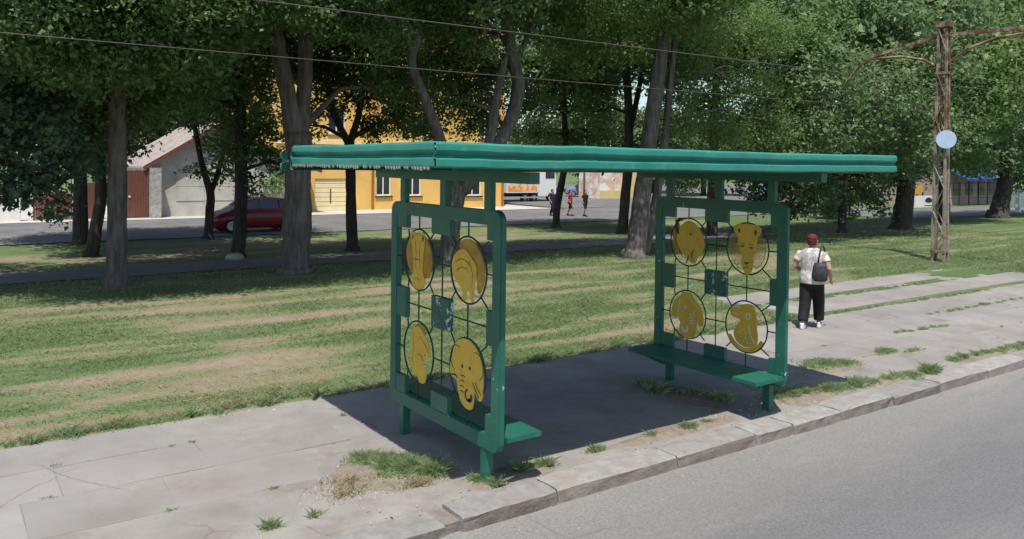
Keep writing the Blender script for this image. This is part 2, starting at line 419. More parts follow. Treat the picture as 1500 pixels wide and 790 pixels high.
# lawn: soil / straw / green mixed by a per-point dryness
def lawn_mat():
    m = bpy.data.materials.new('lawn'); m.use_nodes = True
    nt = m.node_tree; N = nt.nodes; L = nt.links
    p = N['Principled BSDF']; p.inputs['Roughness'].default_value = 1; p.inputs['Specular IOR Level'].default_value = .1
    g = N.new('ShaderNodeNewGeometry')
    a = N.new('ShaderNodeAttribute'); a.attribute_name = 'dry'
    n1 = N.new('ShaderNodeTexNoise'); n1.inputs['Scale'].default_value = 6; n1.inputs['Detail'].default_value = 8; n1.inputs['Roughness'].default_value = .7
    L.new(g.outputs['Position'], n1.inputs['Vector'])
    s = N.new('ShaderNodeMath'); s.operation = 'MULTIPLY_ADD'; s.inputs[1].default_value = 1.5
    L.new(n1.outputs['Fac'], s.inputs[0])
    ad = N.new('ShaderNodeMath'); ad.operation = 'SUBTRACT'; ad.inputs[1].default_value = .78
    L.new(a.outputs['Fac'], ad.inputs[0]); L.new(ad.outputs['Value'], s.inputs[2])
    r = N.new('ShaderNodeValToRGB')
    e = r.color_ramp.elements
    e[0].position = .1; e[0].color = (.092, .136, .053, 1)
    e[1].position = .98; e[1].color = (.27, .22, .16, 1)
    for pos, c in ((.42, (.13, .17, .076, 1)), (.6, (.19, .185, .105, 1)), (.8, (.23, .19, .13, 1))):
        q = r.color_ramp.elements.new(pos); q.color = c
    L.new(s.outputs['Value'], r.inputs['Fac']); L.new(r.outputs['Color'], p.inputs['Base Color'])
    n2 = N.new('ShaderNodeTexNoise'); n2.inputs['Scale'].default_value = 22; n2.inputs['Detail'].default_value = 6
    L.new(g.outputs['Position'], n2.inputs['Vector'])
    b = N.new('ShaderNodeBump'); b.inputs['Strength'].default_value = 1; b.inputs['Distance'].default_value = .05
    L.new(n2.outputs['Fac'], b.inputs['Height']); L.new(b.outputs['Normal'], p.inputs['Normal'])
    return m
MT['lawn'] = lawn_mat()

# ================================================================== SETTING
BACK = 3.46            # back edge of the pavement
TRACKS = (4.9, 9.1)
RAILS = [c+s*.762 for c in TRACKS for s in (-1, 1)]

def dryness(x, y):
    d = 1.45*(fbm(x*.5, y*2.6, 3)-.5)+.7*(fbm(x*.2+5, y*.5, 9)-.5)+.375
    for yc, w, k in ((3.8, .3, .1), (4.3, .14, .16), (5.7, .14, .18), (8.3, .22, .26), (9.1, .5, .08), (9.95, .25, .3), (11.0, .3, .24), (6.4, .9, -.12), (12.6, .9, -.16), (14.5, 1.2, -.12)):
        d = d+k*np.exp(-((y-yc)/w)**2)
    d = d-.16*np.clip((x-13)/6, 0, 1)
    d = d+.22*np.clip((y-18.5)/2, 0, 1)*np.clip((29-y)/2, 0, 1)*np.clip((34-x)/6, 0, 1)+.35*np.exp(-((y-15.5)/2.2)**2)*np.clip((x-17)/3, 0, 1)*np.clip((40-x)/5, 0, 1)
    return np.clip(d, 0, 1)

def axis(a, b, fine, lo, hi, n0, n1):
    A = list(np.arange(a, b, fine))
    L = list(a-np.geomspace(.5, a-lo, n0))[::-1]
    H = list(b+np.geomspace(.5, hi-b, n1))
    return np.array(L+A+H)

xs = axis(-9, 30, .16, -700, 900, 22, 24)
ys = np.concatenate([[-700, -300, -100, -40, -20, -10, 0, BACK-.2, BACK-.1], np.arange(BACK-.02, 18.5, .13), np.arange(18.6, 60, .8), np.geomspace(62, 1200, 14)])
XX, YY = np.meshgrid(xs, ys)
ZZ = terrain(YY)+.035*(fbm(XX*1.3, YY*1.3, 21)-.5)*np.clip((YY-BACK)/.4, 0, 1)
ZZ = np.where(YY < BACK-.15, -.3, np.where(YY < BACK-.05, -.03, ZZ))
nx, ny = len(xs), len(ys)
I = np.arange(nx*ny).reshape(ny, nx)
F = np.stack([I[:-1, :-1], I[:-1, 1:], I[1:, 1:], I[1:, :-1]], -1).reshape(-1, 4)
ground = fast_mesh('ground', np.stack([XX, YY, ZZ], -1).reshape(-1, 3), F, MT['lawn'], smooth=True)
at_ = ground.data.attributes.new('dry', 'FLOAT', 'POINT')
at_.data.foreach_set('value', dryness(XX, YY).ravel().astype(np.float32))
tag(ground, 'patchy lawn and earth with dry bands behind the pavement', 'lawn', kind='structure')

def sheet(name, x0, x1, y0, y1, dz, m, label, cat, stepx=4, stepy=.7, flat=None, wob=0):
    X = np.arange(x0, x1+.01, stepx); Y = np.arange(y0, y1+.001, stepy)
    A, B = np.meshgrid(X, Y)
    B2 = B.copy()
    if wob:
        B2[0] += wob*(fbm(X*.6, X*0, 5)-.5)*2; B2[-1] += wob*(fbm(X*.6, X*0+9, 6)-.5)*2
    Z = (terrain(B2) if flat is None else np.full(A.shape, flat))+dz
    i = np.arange(A.size).reshape(A.shape)
    Fq = np.stack([i[:-1, :-1], i[:-1, 1:], i[1:, 1:], i[1:, :-1]], -1).reshape(-1, 4)
    o = fast_mesh(name, np.stack([A, B2, Z], -1).reshape(-1, 3), Fq, m)
    return tag(o, label, cat, kind='structure')

KH = .128
sheet('road', -120, 200, -9, -.2, 0, MT['asphalt'], 'worn grey asphalt road along the kerb', 'road', 4, .8, flat=-KH)
sheet('footpath', -30, 24, 15.3, 18.5, .022, MT['old_asphalt'], 'dark asphalt footpath under the trees', 'path', .5, .4, wob=.25)
sheet('back_road', -120, 56, 29.2, 40.2, .03, MT['old_asphalt'], 'grey asphalt back street behind the trees', 'road', 4, 1.0)
sheet('forecourt', -40, 33, 40.3, 60, .045, MT['forecourt'], 'pale sunlit paving before the yellow building', 'pavement', 4, 1.2)
sheet('right_street', 45, 160, 19.6, 29.1, .03, MT['old_asphalt'], 'grey street crossing behind the pole on the right', 'road', 4, 1.0)
sheet('side_street', 33.2, 130, 40.3, 95, .04, MT['old_asphalt'], 'grey side street where the lorry stands', 'road', 4, 1.5)

# pavement bed and its slabs
X = np.arange(-60, 90, .35); Y = np.concatenate([[.09, .092, .16], np.linspace(.26, BACK+.02, 13)])
A, B = np.meshgrid(X, Y)
B2 = B.copy(); B2[-1] += .12*(fbm(X*1.4, X*0, 31)-.5)*2
Z = -.006+.010*(fbm(A*.9, B*.9, 41)-.5)
Z += np.where((A > .0) & (A < 5.2), .004, 0)
Z = Z-.018*np.clip((.3-B)/.2, 0, 1); Z[0] -= .15
i = np.arange(A.size).reshape(A.shape)
pavement = fast_mesh('pavement', np.stack([A, B2, Z], -1).reshape(-1, 3), np.stack([i[:-1, :-1], i[:-1, 1:], i[1:, 1:], i[1:, :-1]], -1).reshape(-1, 4), MT['pavement'], smooth=True)
tag(pavement, 'dusty grey concrete pavement between kerb and lawn', 'pavement', kind='structure')

def slab(x0, x1, y0, y1, parent, z=0.0, j=.015):
    g = .0045
    P = [(x0+g, y0+g), ((x0+x1)/2, y0+g), (x1-g, y0+g), (x1-g, (y0+y1)/2), (x1-g, y1-g), ((x0+x1)/2, y1-g), (x0+g, y1-g), (x0+g, (y0+y1)/2)]
    P = [(a+random.uniform(-j, j)*.6, b+random.uniform(-j, j)*.6) for a, b in P]
    cx, cy = (x0+x1)/2, (y0+y1)/2
    tx, ty, h = random.uniform(-.004, .004), random.uniform(-.004, .004), random.uniform(-.002, .003)+z
    top = lambda p: (p[0], p[1], h+(p[0]-cx)*tx+(p[1]-cy)*ty)
    top2 = lambda p: (cx+(p[0]-cx)*1.006, cy+(p[1]-cy)*1.006, h-.004+(p[0]-cx)*tx+(p[1]-cy)*ty)
    bot = lambda p: (cx+(p[0]-cx)*1.006, cy+(p[1]-cy)*1.006, h-.06)
    n = len(P)
    b = MB().add([top(p) for p in P]+[top2(p) for p in P]+[bot(p) for p in P],
                 [tuple(range(n))]+[(k, k+n, (k+1) % n+n, (k+1) % n) for k in range(n)]+[(k+n, k+2*n, (k+1) % n+2*n, (k+1) % n+n) for k in range(n)])
    return b.build('paving_slab', MT['slab'], parent)

rows = ((1.12, 1.88, -3.2), (1.88, 2.63, -2.5), (2.63, 3.40, -3.22))
for y0, y1, ref in rows:
    x = ref-1.32*4
    while x < 20:
        w = random.choice((1.05, 1.2, 1.32, 1.4))
        if not (x+w > -.05 and x < 5.3):
            if random.random() > .06 or x < 0:
                slab(x, x+w, y0, y1, pavement)
        x += w
# crossing slabs over the tracks on the right
crossing = MB().box(9.2, 19.5, 3.52, 5.9, -.06, -.002).build('track_crossing', MT['pavement'])
tag(crossing, 'concrete slab crossing over the buried tram track', 'crossing', kind='structure')
for y0, y1 in ((3.62, 4.55), (4.95, 5.8)):
    x = 9.3
    while x < (19 if y0 < 4 else 16):
        w = random.choice((1.3, 1.5, 1.8))
        slab(x, x+w, y0, y1, crossing, .012)
        x += w

# kerb
KY = -.237
bed = MB().box(-60, 110, KY+.04, .1, -.3, -.05).build('kerb', MT['kerb_face'])
tag(bed, 'granite kerb along the edge of the road', 'kerb', kind='structure')
joints = [-12, -10.4, -8.9, -7.3, -5.8, -4.3, -2.95, -1.75, -.62, -.5, .46, 1.92, 3.08, 3.7, 4.57, 5.66, 6.77, 8.05, 9.33, 10.7, 12.1, 13.4, 14.9, 16.3, 17.7, 19.2, 20.6, 22, 23.5, 25, 26.4, 28, 29.5, 31, 32.5, 34, 36, 38, 40]
for a, b in zip(joints[:-1], joints[1:]):
    if b-a < .3: continue
    low = -.028 if b < -.5 else random.uniform(-.008, .004)
    g = .012 if b > -.4 else .02
    N_ = 7
    R = []
    jy = random.uniform(-.012, .012)
    tl = random.uniform(-.006, .006)
    prof = [(KY-.006, -.3), (KY-.004, -.14), (KY, -.05), (KY+.002, -.018), (KY+.018, -.002), (KY+.13, .0), (KY+.24, -.001), (KY+.325, -.004), (KY+.345, -.02), (KY+.35, -.3)]
    for k in range(N_+1):
        x = a+g+(b-a-2*g)*k/N_
        e = 1-.0*k
        chip = .016 if k in (0, N_) else 0
        ring = []
        for q, (y, z) in enumerate(prof):
            ny = y+jy+random.uniform(-.005, .005)*(q > 0)+(chip if q in (2, 3, 4) else 0)
            nz_ = z+low+tl*(k/N_-.5)*2*(z > -.2)+(random.uniform(-.005, .003)-chip*.6)*(z > -.1)
            ring.append((x, ny, nz_))
        R.append(ring)
    kb = MB().loft(R); npf = len(prof)
    kb.mi = [1 if (fi % npf) in (0, 1, 2) and fi < N_*npf else 0 for fi in range(len(kb.f))]
    kb.build('kerb_stone', [MT['kerb'], MT['kerb_face']], bed, smooth=False)

# rails, mostly buried
for y in RAILS:
    b = MB()
    for x0 in np.arange(-60, 110, 2.0):
        b.box(x0, x0+1.995, y-.03, y+.03, -.1, -.003)
    o = b.build('tram_rail', MT['rail'])
    tag(o, 'buried steel tram rail showing in the lawn', 'rail', kind='structure')

# ================================================================== BUS SHELTER
W, LN, ZT, ZB = 2.02, 3.82, 2.358, .297
shelter = thing('bus_shelter', 'green metal bus shelter with flat roof and golden animal medallions on both end panels', 'bus shelter', (1.9, 1.0, 0))
RA, RB, RL, RW, RZ, RH = -.913, -.507, 6.054, 2.943, 2.906, .191

def wprofile(t=0.0):
    P = [(.02, -.002), (.05, 0), (.064, .006), (.067, .012), (.067, .04), (.067, .06), (.064, .066), (.03, .077), (.022, .081), (.022, .086), (.05, .112), (.063, .124), (.067, .13), (.067, .155), (.066, .174), (.048, .1905), (.02, .191)]
    return P
def rail_beam(p0, p1, outward, zb, name='fascia_rail', dents=True, n=26):
    p0 = Vector(p0); p1 = Vector(p1); o = Vector(outward)
    prof = wprofile(); back = [(d-.006, z) for d, z in prof[::-1]]
    rings = []
    for k in range(n+1):
        t = k/n; p = p0.lerp(p1, t)
        wv = .004*math.sin(t*9+p0.x)+.002*math.sin(t*23+p0.y) if dents else 0
        sag = .004*math.sin(t*6.5+1)+.0015*math.sin(t*31) if dents else 0
        rings.append([tuple(p+o*(d-.07+wv*(1-abs(z-.095)/.2))+Vector((0, 0, zb+z+sag))) for d, z in prof+back])
    return MB().loft(rings).build(name, MT['fascia'], shelter, smooth=False)
zb = RZ-RH
xj = at(877, 230, RB)[0]
rail_beam((RA, RB, 0), (xj, RB, 0), (0, -1, 0), zb)
rail_beam((xj-.15, RB+.004, 0), (RA+RL, RB+.004, 0), (0, -1, 0), zb-.006)
lrail = rail_beam((RA, RB+.05, 0), (RA, RB+RW, 0), (-1, 0, 0), zb+.004)
rail_beam((RA-.0, RB+RW+.05, 0), (RA+RL, RB+RW+.05, 0), (0, 1, 0), zb-.05)
rail_beam((RA+RL-.02, RB+.06, 0), (RA+RL-.02, RB+RW, 0), (1, 0, 0), zb)
# turned end of the rear rail
b = MB()
prof = wprofile(); rr = []
for k in range(7):
    a = math.radians(100+80*k/6)
    rr.append([(RA+.005+math.cos(a)*(.06+d), RB+RW-.02+math.sin(a)*(.06+d), zb-.05+z) for d, z in prof]+[(RA+.005+math.cos(a)*(.054+d), RB+RW-.02+math.sin(a)*(.054+d), zb-.05+z) for d, z in prof[::-1]])
b.loft(rr).build('rail_end', MT['fascia'], shelter, smooth=True)
# broken fringe of plaster and paint under the left rail
b = MB()
y = RB+.1
while y < RB+RW-.05:
    w = random.uniform(.03, .05); h = random.uniform(.012, .03)
    if random.random() < .86:
        b.prism([(y, .006), (y+w*.2, -h*.7), (y+w*.5, -h), (y+w*.8, -h*.5), (y+w, .006)], lambda p: (RA-.004, p[0], zb+.006+p[1]), lambda p: (RA+.008, p[0], zb+.006+p[1]))
    y += w*1.15
fr = b.build('torn_edge', MT['chip'], shelter)
fr['kind'] = 'stuff'
# deck, beams
MB().box(RA+.07, RA+RL-.07, RB+.07, RB+RW+.0, RZ-.1, RZ-.035).build('roof_deck', MT['green'], shelter)
for y in (-.26, 2.22):
    MB().box(RA+.3, RA+RL-.3, y-.04, y+.04, 2.69, 2.802).build('roof_beam', MT['green'], shelter)
for x in (-.02, LN):
    for y0 in (0,):
        MB().box(x-.0, x+.1, -.42, 2.36, 2.595, 2.688).build('cross_beam', MT['green'], shelter)
for x in (.9, 1.9, 2.9):
    MB().box(x-.03, x+.03, -.38, 2.26, 2.73, 2.803).build('roof_joist', MT['green'], shelter)

TH = .06
FWD = .13
def rounded(y0, y1, z0, z1, r, n=7):
    P = []
    for cy, cz, a0 in ((y1-r, z1-r, 0), (y0+r, z1-r, 90), (y0+r, z0+r, 180), (y1-r, z0+r, 270)):
        for k in range(n+1):
            a = math.radians(a0+90*k/n)
            P.append((cy+r*math.cos(a), cz+r*math.sin(a)))
    return P
ZC = (ZT+ZB)/2+.018
YC = W/2
CO = .455
CR = .30
def ring(b, x, y, z, r, t, n=40):
    b.tube([(x, y+r*math.cos(2*math.pi*k/n), z+r*math.sin(2*math.pi*k/n)) for k in range(n+1)], t, 6, cap=False)

# animal silhouettes, u to the right as seen from the road side, v up, unit radius
def blob(cu, cv, ru, rv, n=20, ph=0): return [(cu+ru*math.cos(2*math.pi*k/n+ph), cv+rv*math.sin(2*math.pi*k/n+ph)) for k in range(n)]
def smooth_poly(P, it=2):
    for _ in range(it):
        Q = []
        for k in range(len(P)):
            a = P[k]; c = P[(k+1) % len(P)]
            Q += [(a[0]*.75+c[0]*.25, a[1]*.75+c[1]*.25), (a[0]*.25+c[0]*.75, a[1]*.25+c[1]*.75)]
        P = Q
    return P
hippo_back = smooth_poly([(-.5, .85), (.3, .9), (.75, .45), (.88, 0), (.7, -.5), (.3, -.6), (-.4, -.6), (-.75, -.35), (-.95, .1), (-.85, .5)])
hippo = smooth_poly([(-.62, .78), (-.5, .97), (-.3, .86), (.1, .86), (.32, .97), (.46, .75), (.36, .45), (.3, -.1), (.28, -.42), (.5, -.7), (.3, -.95), (-.1, -1.0), (-.45, -.9), (-.5, -.65), (-.32, -.4), (-.36, 0), (-.48, .5)])
bird_back = smooth_poly([(-.6, .7), (-.2, .97), (.3, .9), (.7, .55), (.9, .1), (.86, -.35), (.55, -.75), (.45, -.2), (.5, .2), (.1, .5), (-.3, .5)])
bird = smooth_poly([(-.95, .1), (-.75, .42), (-.4, .62), (-.05, .6), (.3, .32), (.52, .2), (.48, -.2), (.35, -.5), (.38, -.9), (.2, -.96), (.12, -.6), (-.05, -.62), (-.05, -.95), (-.25, -.92), (-.3, -.6), (-.6, -.45), (-.85, -.2)])
horse_back = smooth_poly([(-.45, .6), (-.1, .98), (.35, .9), (.5, .5), (.1, .35)])
horse = smooth_poly([(-.3, .75), (.05, .9), (.45, .65), (.75, .4), (.9, 0), (.7, -.05), (.42, .05), (.48, -.35), (.62, -.7), (.5, -.98), (.1, -1.0), (.05, -.8), (-.2, -.75), (-.55, -.55), (-.6, -.2), (-.4, .1), (-.5, .5)])
elephant = smooth_poly([(-.85, .3), (-.7, .75), (-.3, .98), (.2, .98), (.65, .75), (.92, .3), (.95, -.3), (.88, -.68), (.7, -.75), (.5, -.5), (.42, -.62), (.44, -.95), (.25, -1.12), (-.05, -1.12), (-.35, -.95), (-.5, -.6), (-.55, -.35), (-.95, -.3), (-.97, 0)])
elephant_far = smooth_poly([(-.9, .1), (-.75, .55), (-.35, .75), (-.25, .95), (.25, .95), (.35, .72), (.7, .5), (.92, .05), (.9, -.35), (.72, -.42), (.55, -.25), (.52, -.75), (.3, -1.0), (-.05, -1.02), (-.35, -.9), (-.45, -.6), (-.35, -.4), (-.5, -.22), (-.9, -.2)])
eagle = smooth_poly([(-.78, .6), (-.6, .78), (-.2, .82), (.0, .92), (.35, .9), (.5, .6), (.52, .1), (.62, -.5), (.4, -.75), (.0, -.82), (-.4, -.7), (-.62, -.4), (-.5, -.05), (-.2, .2), (-.4, .28), (-.75, .32)], 2)
eagle_rim = [(math.cos(math.radians(a))*.99, math.sin(math.radians(a))*.99) for a in range(205, 336, 6)]+[(math.cos(math.radians(a))*.82, math.sin(math.radians(a))*.82) for a in range(330, 209, -6)]
boar_back = smooth_poly([(-.95, .3), (-.8, .75), (-.55, .85), (-.5, .3), (-.55, -.3), (-.6, -.7), (-.85, -.35)])
boar = smooth_poly([(-.55, .45), (-.3, .8), (.05, .93), (.4, .8), (.62, .6), (.8, .3), (.95, -.05), (.75, -.4), (.55, -.55), (.45, -.85), (.2, -.9), (.0, -.72), (-.2, -.6), (-.5, -.3), (-.68, .05)])
lion = smooth_poly([(-.62, .62), (-.68, .85), (-.45, .95), (-.2, .97), (.25, .97), (.5, .95), (.7, .82), (.62, .6), (.5, .5), (.46, .2), (.4, -.05), (.28, -.3), (.34, -.62), (.2, -.95), (.05, -1.05), (-.12, -.95), (-.3, -.6), (-.22, -.3), (-.36, -.05), (-.44, .25), (-.46, .5)])

def stroke(pts, w):
    L_, R_ = [], []
    for k in range(len(pts)):
        a = Vector(pts[max(k-1, 0)]); c = Vector(pts[min(k+1, len(pts)-1)]); d = (c-a).normalized(); p = Vector(pts[k])
        n_ = Vector((-d.y, d.x))*w/2*(1 if 0 < k < len(pts)-1 else .5)
        L_.append(tuple(p+n_)); R_.append(tuple(p-n_))
    return L_+R_[::-1]

def arc(cu, cv, r, a0, a1, n=9, ry=None): return [(cu+r*math.cos(math.radians(a0+(a1-a0)*k/n)), cv+(ry or r)*math.sin(math.radians(a0+(a1-a0)*k/n))) for k in range(n+1)]

def panel(X0, animals, worn):
    """X0 = face towards the camera side (-X); everything lies between X0 and X0+TH"""
    fr_ = MB()
    out = rounded(0, W, ZB, ZT, .1); inn = rounded(FWD, W-FWD, ZB+FWD, ZT-FWD, .012)
    n = len(out)
    V = [(X0, y, z) for y, z in out]+[(X0, y, z) for y, z in inn]+[(X0+TH, y, z) for y, z in out]+[(X0+TH, y, z) for y, z in inn]
    Fc = []
    for k in range(n):
        k2 = (k+1) % n
        Fc += [(k, k2, n+k2, n+k), (2*n+k2, 2*n+k, 3*n+k, 3*n+k2), (k2, k, 2*n+k, 2*n+k2), (n+k, n+k2, 3*n+k2, 3*n+k)]
    fr_.add(V, Fc)
    frame = fr_.build('panel_frame', MT['green_worn'], shelter, bevel=.006)
    xm = X0+TH/2
    def plate(y0, y1, z0, z1, m='green'):
        MB().box(xm-.026, xm+.026, y0, y1, z0, z1).build('square_plate', MT[m], frame, bevel=.003)
    i0, i1 = FWD-.004, W-FWD+.004
    plate(YC-.175, YC+.175, ZT-.275, ZT-FWD+.004)
    plate(YC-.16, YC+.16, ZB+FWD-.004, .585)
    plate(YC-.165, YC+.165, ZC-.15, ZC+.15, 'scribble')
    plate(i0, .22, ZC-.15, ZC+.15); plate(W-.22-.11, i1, ZC-.15, ZC+.15)
    plate(i0, .22, ZB+FWD-.004, .6); plate(W-.33, i1, ZB+FWD-.004, .6)
    plate(i0, .22, ZT-.26, ZT-FWD+.004); plate(W-.33, i1, ZT-.26, ZT-FWD+.004)
    # stubs up to the roof, legs
    for y in (.22, YC-.03, W-.24):
        MB().box(X0+.004, X0+TH-.004, y-.05, y+.05, ZT-.004, 2.598).build('upright', MT['green'], shelter)
    for y in (.25, W-.25):
        leg = MB().box(X0+.008, X0+TH+.03, y-.045, y+.045, -.12, ZB+.02)
        leg.build('leg', MT['green'], shelter, bevel=.006)
    # rods
    def rod(p, q):
        MB().tube([(xm, *p), (xm, *q)], .0075, 6).build('rod', MT['rod'], frame)
    for s in (-1, 1):
        yy = YC+s*CO
        for a, c in ((ZB+FWD, ZC-CO-CR), (ZC-CO+CR, ZC+CO-CR), (ZC+CO+CR, ZT-FWD)):
            rod((yy, a), (yy, c))
        rod((YC, ZC+s*.15), (YC, ZC+s*.755))
        rod((YC+s*.165, ZC), (W-.33 if s > 0 else .22, ZC))
        zz = ZC+s*CO
        rod((FWD, zz), (YC-CO-CR, zz)); rod((YC-CO+CR, zz), (YC+CO-CR, zz)); rod((YC+CO+CR, zz), (W-FWD, zz))
    k = math.sqrt(.5)
    for sy in (-1, 1):
        for sz in (-1, 1):
            cy, cz = YC+sy*CO, ZC+sz*CO
            for dy in (-1, 1):
                for dz in (-1, 1):
                    p = (cy+dy*CR*k, cz+dz*CR*k)
                    ty = YC+sy*.165 if dy == -sy else (W-.33 if sy > 0 else .22)
                    tz_ = ZC+sz*.15 if dz == -sz else ZC+sz*.74
                    tx = (p[0]+(ty-p[0])*.95, p[1]+(tz_-p[1])*.95)
                    if abs(tx[0]-YC) < .9: rod(p, tx)
            r_ = MB(); ring(r_, xm, cy, cz, CR, .009)
            r_.build('medallion_ring', MT['rod'], frame, smooth=True)
            a = animals[(sy, sz)]
            for q, (poly, m) in enumerate(a['plates']):
                x0 = xm+(.004 if m == 'rust_gold' else -.006)
                MB().prism([(u*CR*.99, v*CR*.99) for u, v in poly], lambda p: (x0-.004, cy-p[0], cz+p[1]), lambda p: (x0+.004, cy-p[0], cz+p[1])).build('animal_plate', MT[m], frame)
            for (pu, pv, ru, rv) in a.get('marks', []):  # flat overlays coloured in place of see-through cut-outs
                MB().prism([(u*CR, v*CR) for u, v in blob(pu, pv, ru, rv, 10)], lambda p: (xm-.0125, cy-p[0], cz+p[1]), lambda p: (xm-.0095, cy-p[0], cz+p[1])).build('cutout_mark', MT[a.get('mark_mat', 'rust')], frame)
            for pts, wd in a.get('strokes', []):
                MB().prism([(u*CR, v*CR) for u, v in stroke(pts, wd)], lambda p: (xm-.0125, cy-p[0], cz+p[1]), lambda p: (xm-.0095, cy-p[0], cz+p[1])).build('cutout_line', MT[a.get('mark_mat', 'rust')], frame)
            if a.get('mane'):
                b = MB()
                for t in range(-62, 243, 5):
                    if 60 < t < 120: continue
                    c_, s_ = math.cos(math.radians(t)), math.sin(math.radians(t))
                    b.tube([(xm, cy-c_*CR*.35, cz+s_*CR*.35), (xm, cy-c_*CR*.84, cz+s_*CR*.84)], .0035, 4)
                b.tube([(xm, cy-math.cos(math.radians(t))*CR*.85, cz+math.sin(math.radians(t))*CR*.85) for t in range(-62, 243, 8)], .0045, 4)
                o = b.build('mane_wires', MT['rust_gold'], frame); o['kind'] = 'stuff'
    return frame

# sy=+1 is the rear half (left in the picture)
panel(0.0, {(1, 1): dict(plates=[(hippo_back, 'rust_gold'), (hippo, 'gold')], marks=[(-.42, .72, .06, .1), (.3, .72, .06, .1), (-.1, .0, .3, .02)], strokes=[(arc(-.08, -.72, .2, 160, 20, 6, .1), .04), ([(-.2, .6), (-.16, .2), (-.18, -.3)], .025), ([(.12, .6), (.08, .2), (.1, -.3)], .025)]),
            (-1, 1): dict(plates=[(bird_back, 'rust_gold'), (bird, 'gold')], strokes=[(arc(-.3, .0, .45, 30, 150, 8, .3), .03), (arc(-.25, -.2, .4, 30, 150, 8, .25), .03), ([(.1, .3), (.3, -.1), (.25, -.5)], .04)]),
            (1, -1): dict(plates=[(horse_back, 'rust_gold'), (horse, 'gold')], marks=[(.2, .5, .05, .05)], strokes=[([(-.3, .6), (-.25, .1), (-.35, -.4)], .04), (arc(.1, -.35, .3, 20, 150, 7), .03), ([(.3, .45), (.6, .25), (.75, .1)], .03)]),
            (-1, -1): dict(plates=[(elephant, 'gold')], mark_mat='rod', marks=[(-.22, .12, .05, .06), (.2, .14, .05, .06)], strokes=[(arc(.12, -.68, .16, 100, 330), .07), (arc(.2, -.72, .1, 60, -140, 6), .12), ([(.36, -.25), (.5, -.42), (.7, -.62)], .05), ([(.5, -.2), (.66, -.4), (.82, -.52)], .03), (arc(-.2, -.2, .13, 20, 160, 5, .05), .03), (arc(-.22, -.36, .12, 20, 160, 5, .05), .03), (arc(-.24, -.52, .11, 20, 160, 5, .05), .03), (arc(-.24, -.68, .1, 20, 160, 5, .05), .03), ([(-.9, -.26), (-.62, -.22), (-.5, -.3)], .06), (arc(-.55, .3, .35, 60, 250, 8, .4), .025), (arc(.55, .25, .38, 110, -60, 8, .42), .025)])}, True)
panel(LN, {(1, 1): dict(plates=[(boar_back, 'rust_gold'), (boar, 'gold')], mark_mat='rod', marks=[(.15, .35, .05, .05)], strokes=[(arc(-.42, .62, .26, 60, 250, 10, .32), .13), ([(.05, -.55), (-.02, -.75), (-.1, -.9)], .07), ([(.35, -.3), (.2, -.5), (.25, -.75)], .05)]),
           (-1, 1): dict(plates=[(lion, 'gold')], marks=[(-.38, .68, .06, .09), (.4, .66, .06, .11), (-.22, .08, .1, .035), (.22, .06, .1, .035)], strokes=[([(-.3, .2), (-.2, .16), (-.1, .2)], .03), ([(.12, .2), (.22, .16), (.32, .2)], .03), (arc(.0, -.5, .12, 200, 340, 6, .06), .06), ([(0, -.55), (0, -.72)], .03), ([(-.15, -.78), (0, -.7), (.15, -.78)], .03)], mane=True),
           (1, -1): dict(plates=[(elephant_far, 'gold')], marks=[(-.1, .3, .05, .09)], strokes=[(arc(-.1, -.55, .14, 170, 400, 10, .18), .1), ([(-.95, -.3), (-.6, -.25), (-.35, -.12)], .08), ([(.55, -.25), (.7, -.45), (.86, -.55)], .08), (arc(.22, -.02, .12, 20, 160, 5, .05), .03), (arc(.24, -.14, .12, 20, 160, 5, .05), .03), (arc(.25, -.26, .12, 20, 160, 5, .05), .03), (arc(.25, -.38, .12, 20, 160, 5, .05), .03), ([(-.45, .62), (-.4, .3), (-.48, .05)], .04), ([(.42, .3), (.36, .12), (.46, .0)], .05)], mark_mat='white'),  # white strokes stand in for holes showing the sunlit lawn
           (-1, -1): dict(plates=[(eagle, 'gold'), (eagle_rim, 'gold')], marks=[(-.2, -.42, .03, .03), (.0, -.45, .03, .03), (-.3, -.25, .03, .03), (-.1, -.6, .03, .03), (.1, -.62, .03, .03), (-.15, -.15, .03, .03), (.05, -.25, .03, .03), (.25, -.6, .03, .03)], strokes=[(arc(.1, .42, .09, 0, 360, 12, .12), .035), ([(-.6, .46), (-.42, .42), (-.28, .46)], .04), ([(.15, .05), (.2, -.2), (.32, -.42), (.45, -.6)], .06), ([(-.6, .7), (-.4, .74), (-.2, .7)], .05), ([(-.45, -.75), (-.1, -.88), (.15, -.88)], .03)], mark_mat='white')}, True)  # white here paints the brightness seen through the openings
# benches
for x0, x1 in ((.075, .445), (3.31, 3.79)):
    MB().box(x0, x1, -.02, 1.97, .395, .44).build('bench_seat', MT['green'], shelter, bevel=.006)
    for y in (.3, W-.3):
        MB().prism([(0, 0), (1, 0), (1, -1), (.8, -1)], lambda p: (x0+.03+p[0]*(x1-x0-.05) if x0 > 1 else x1-.03-p[0]*(x1-x0-.05), y-.02, .394+p[1]*.16), lambda p: (x0+.03+p[0]*(x1-x0-.05) if x0 > 1 else x1-.03-p[0]*(x1-x0-.05), y+.02, .394+p[1]*.16)).build('bench_bracket', MT['green'], shelter)

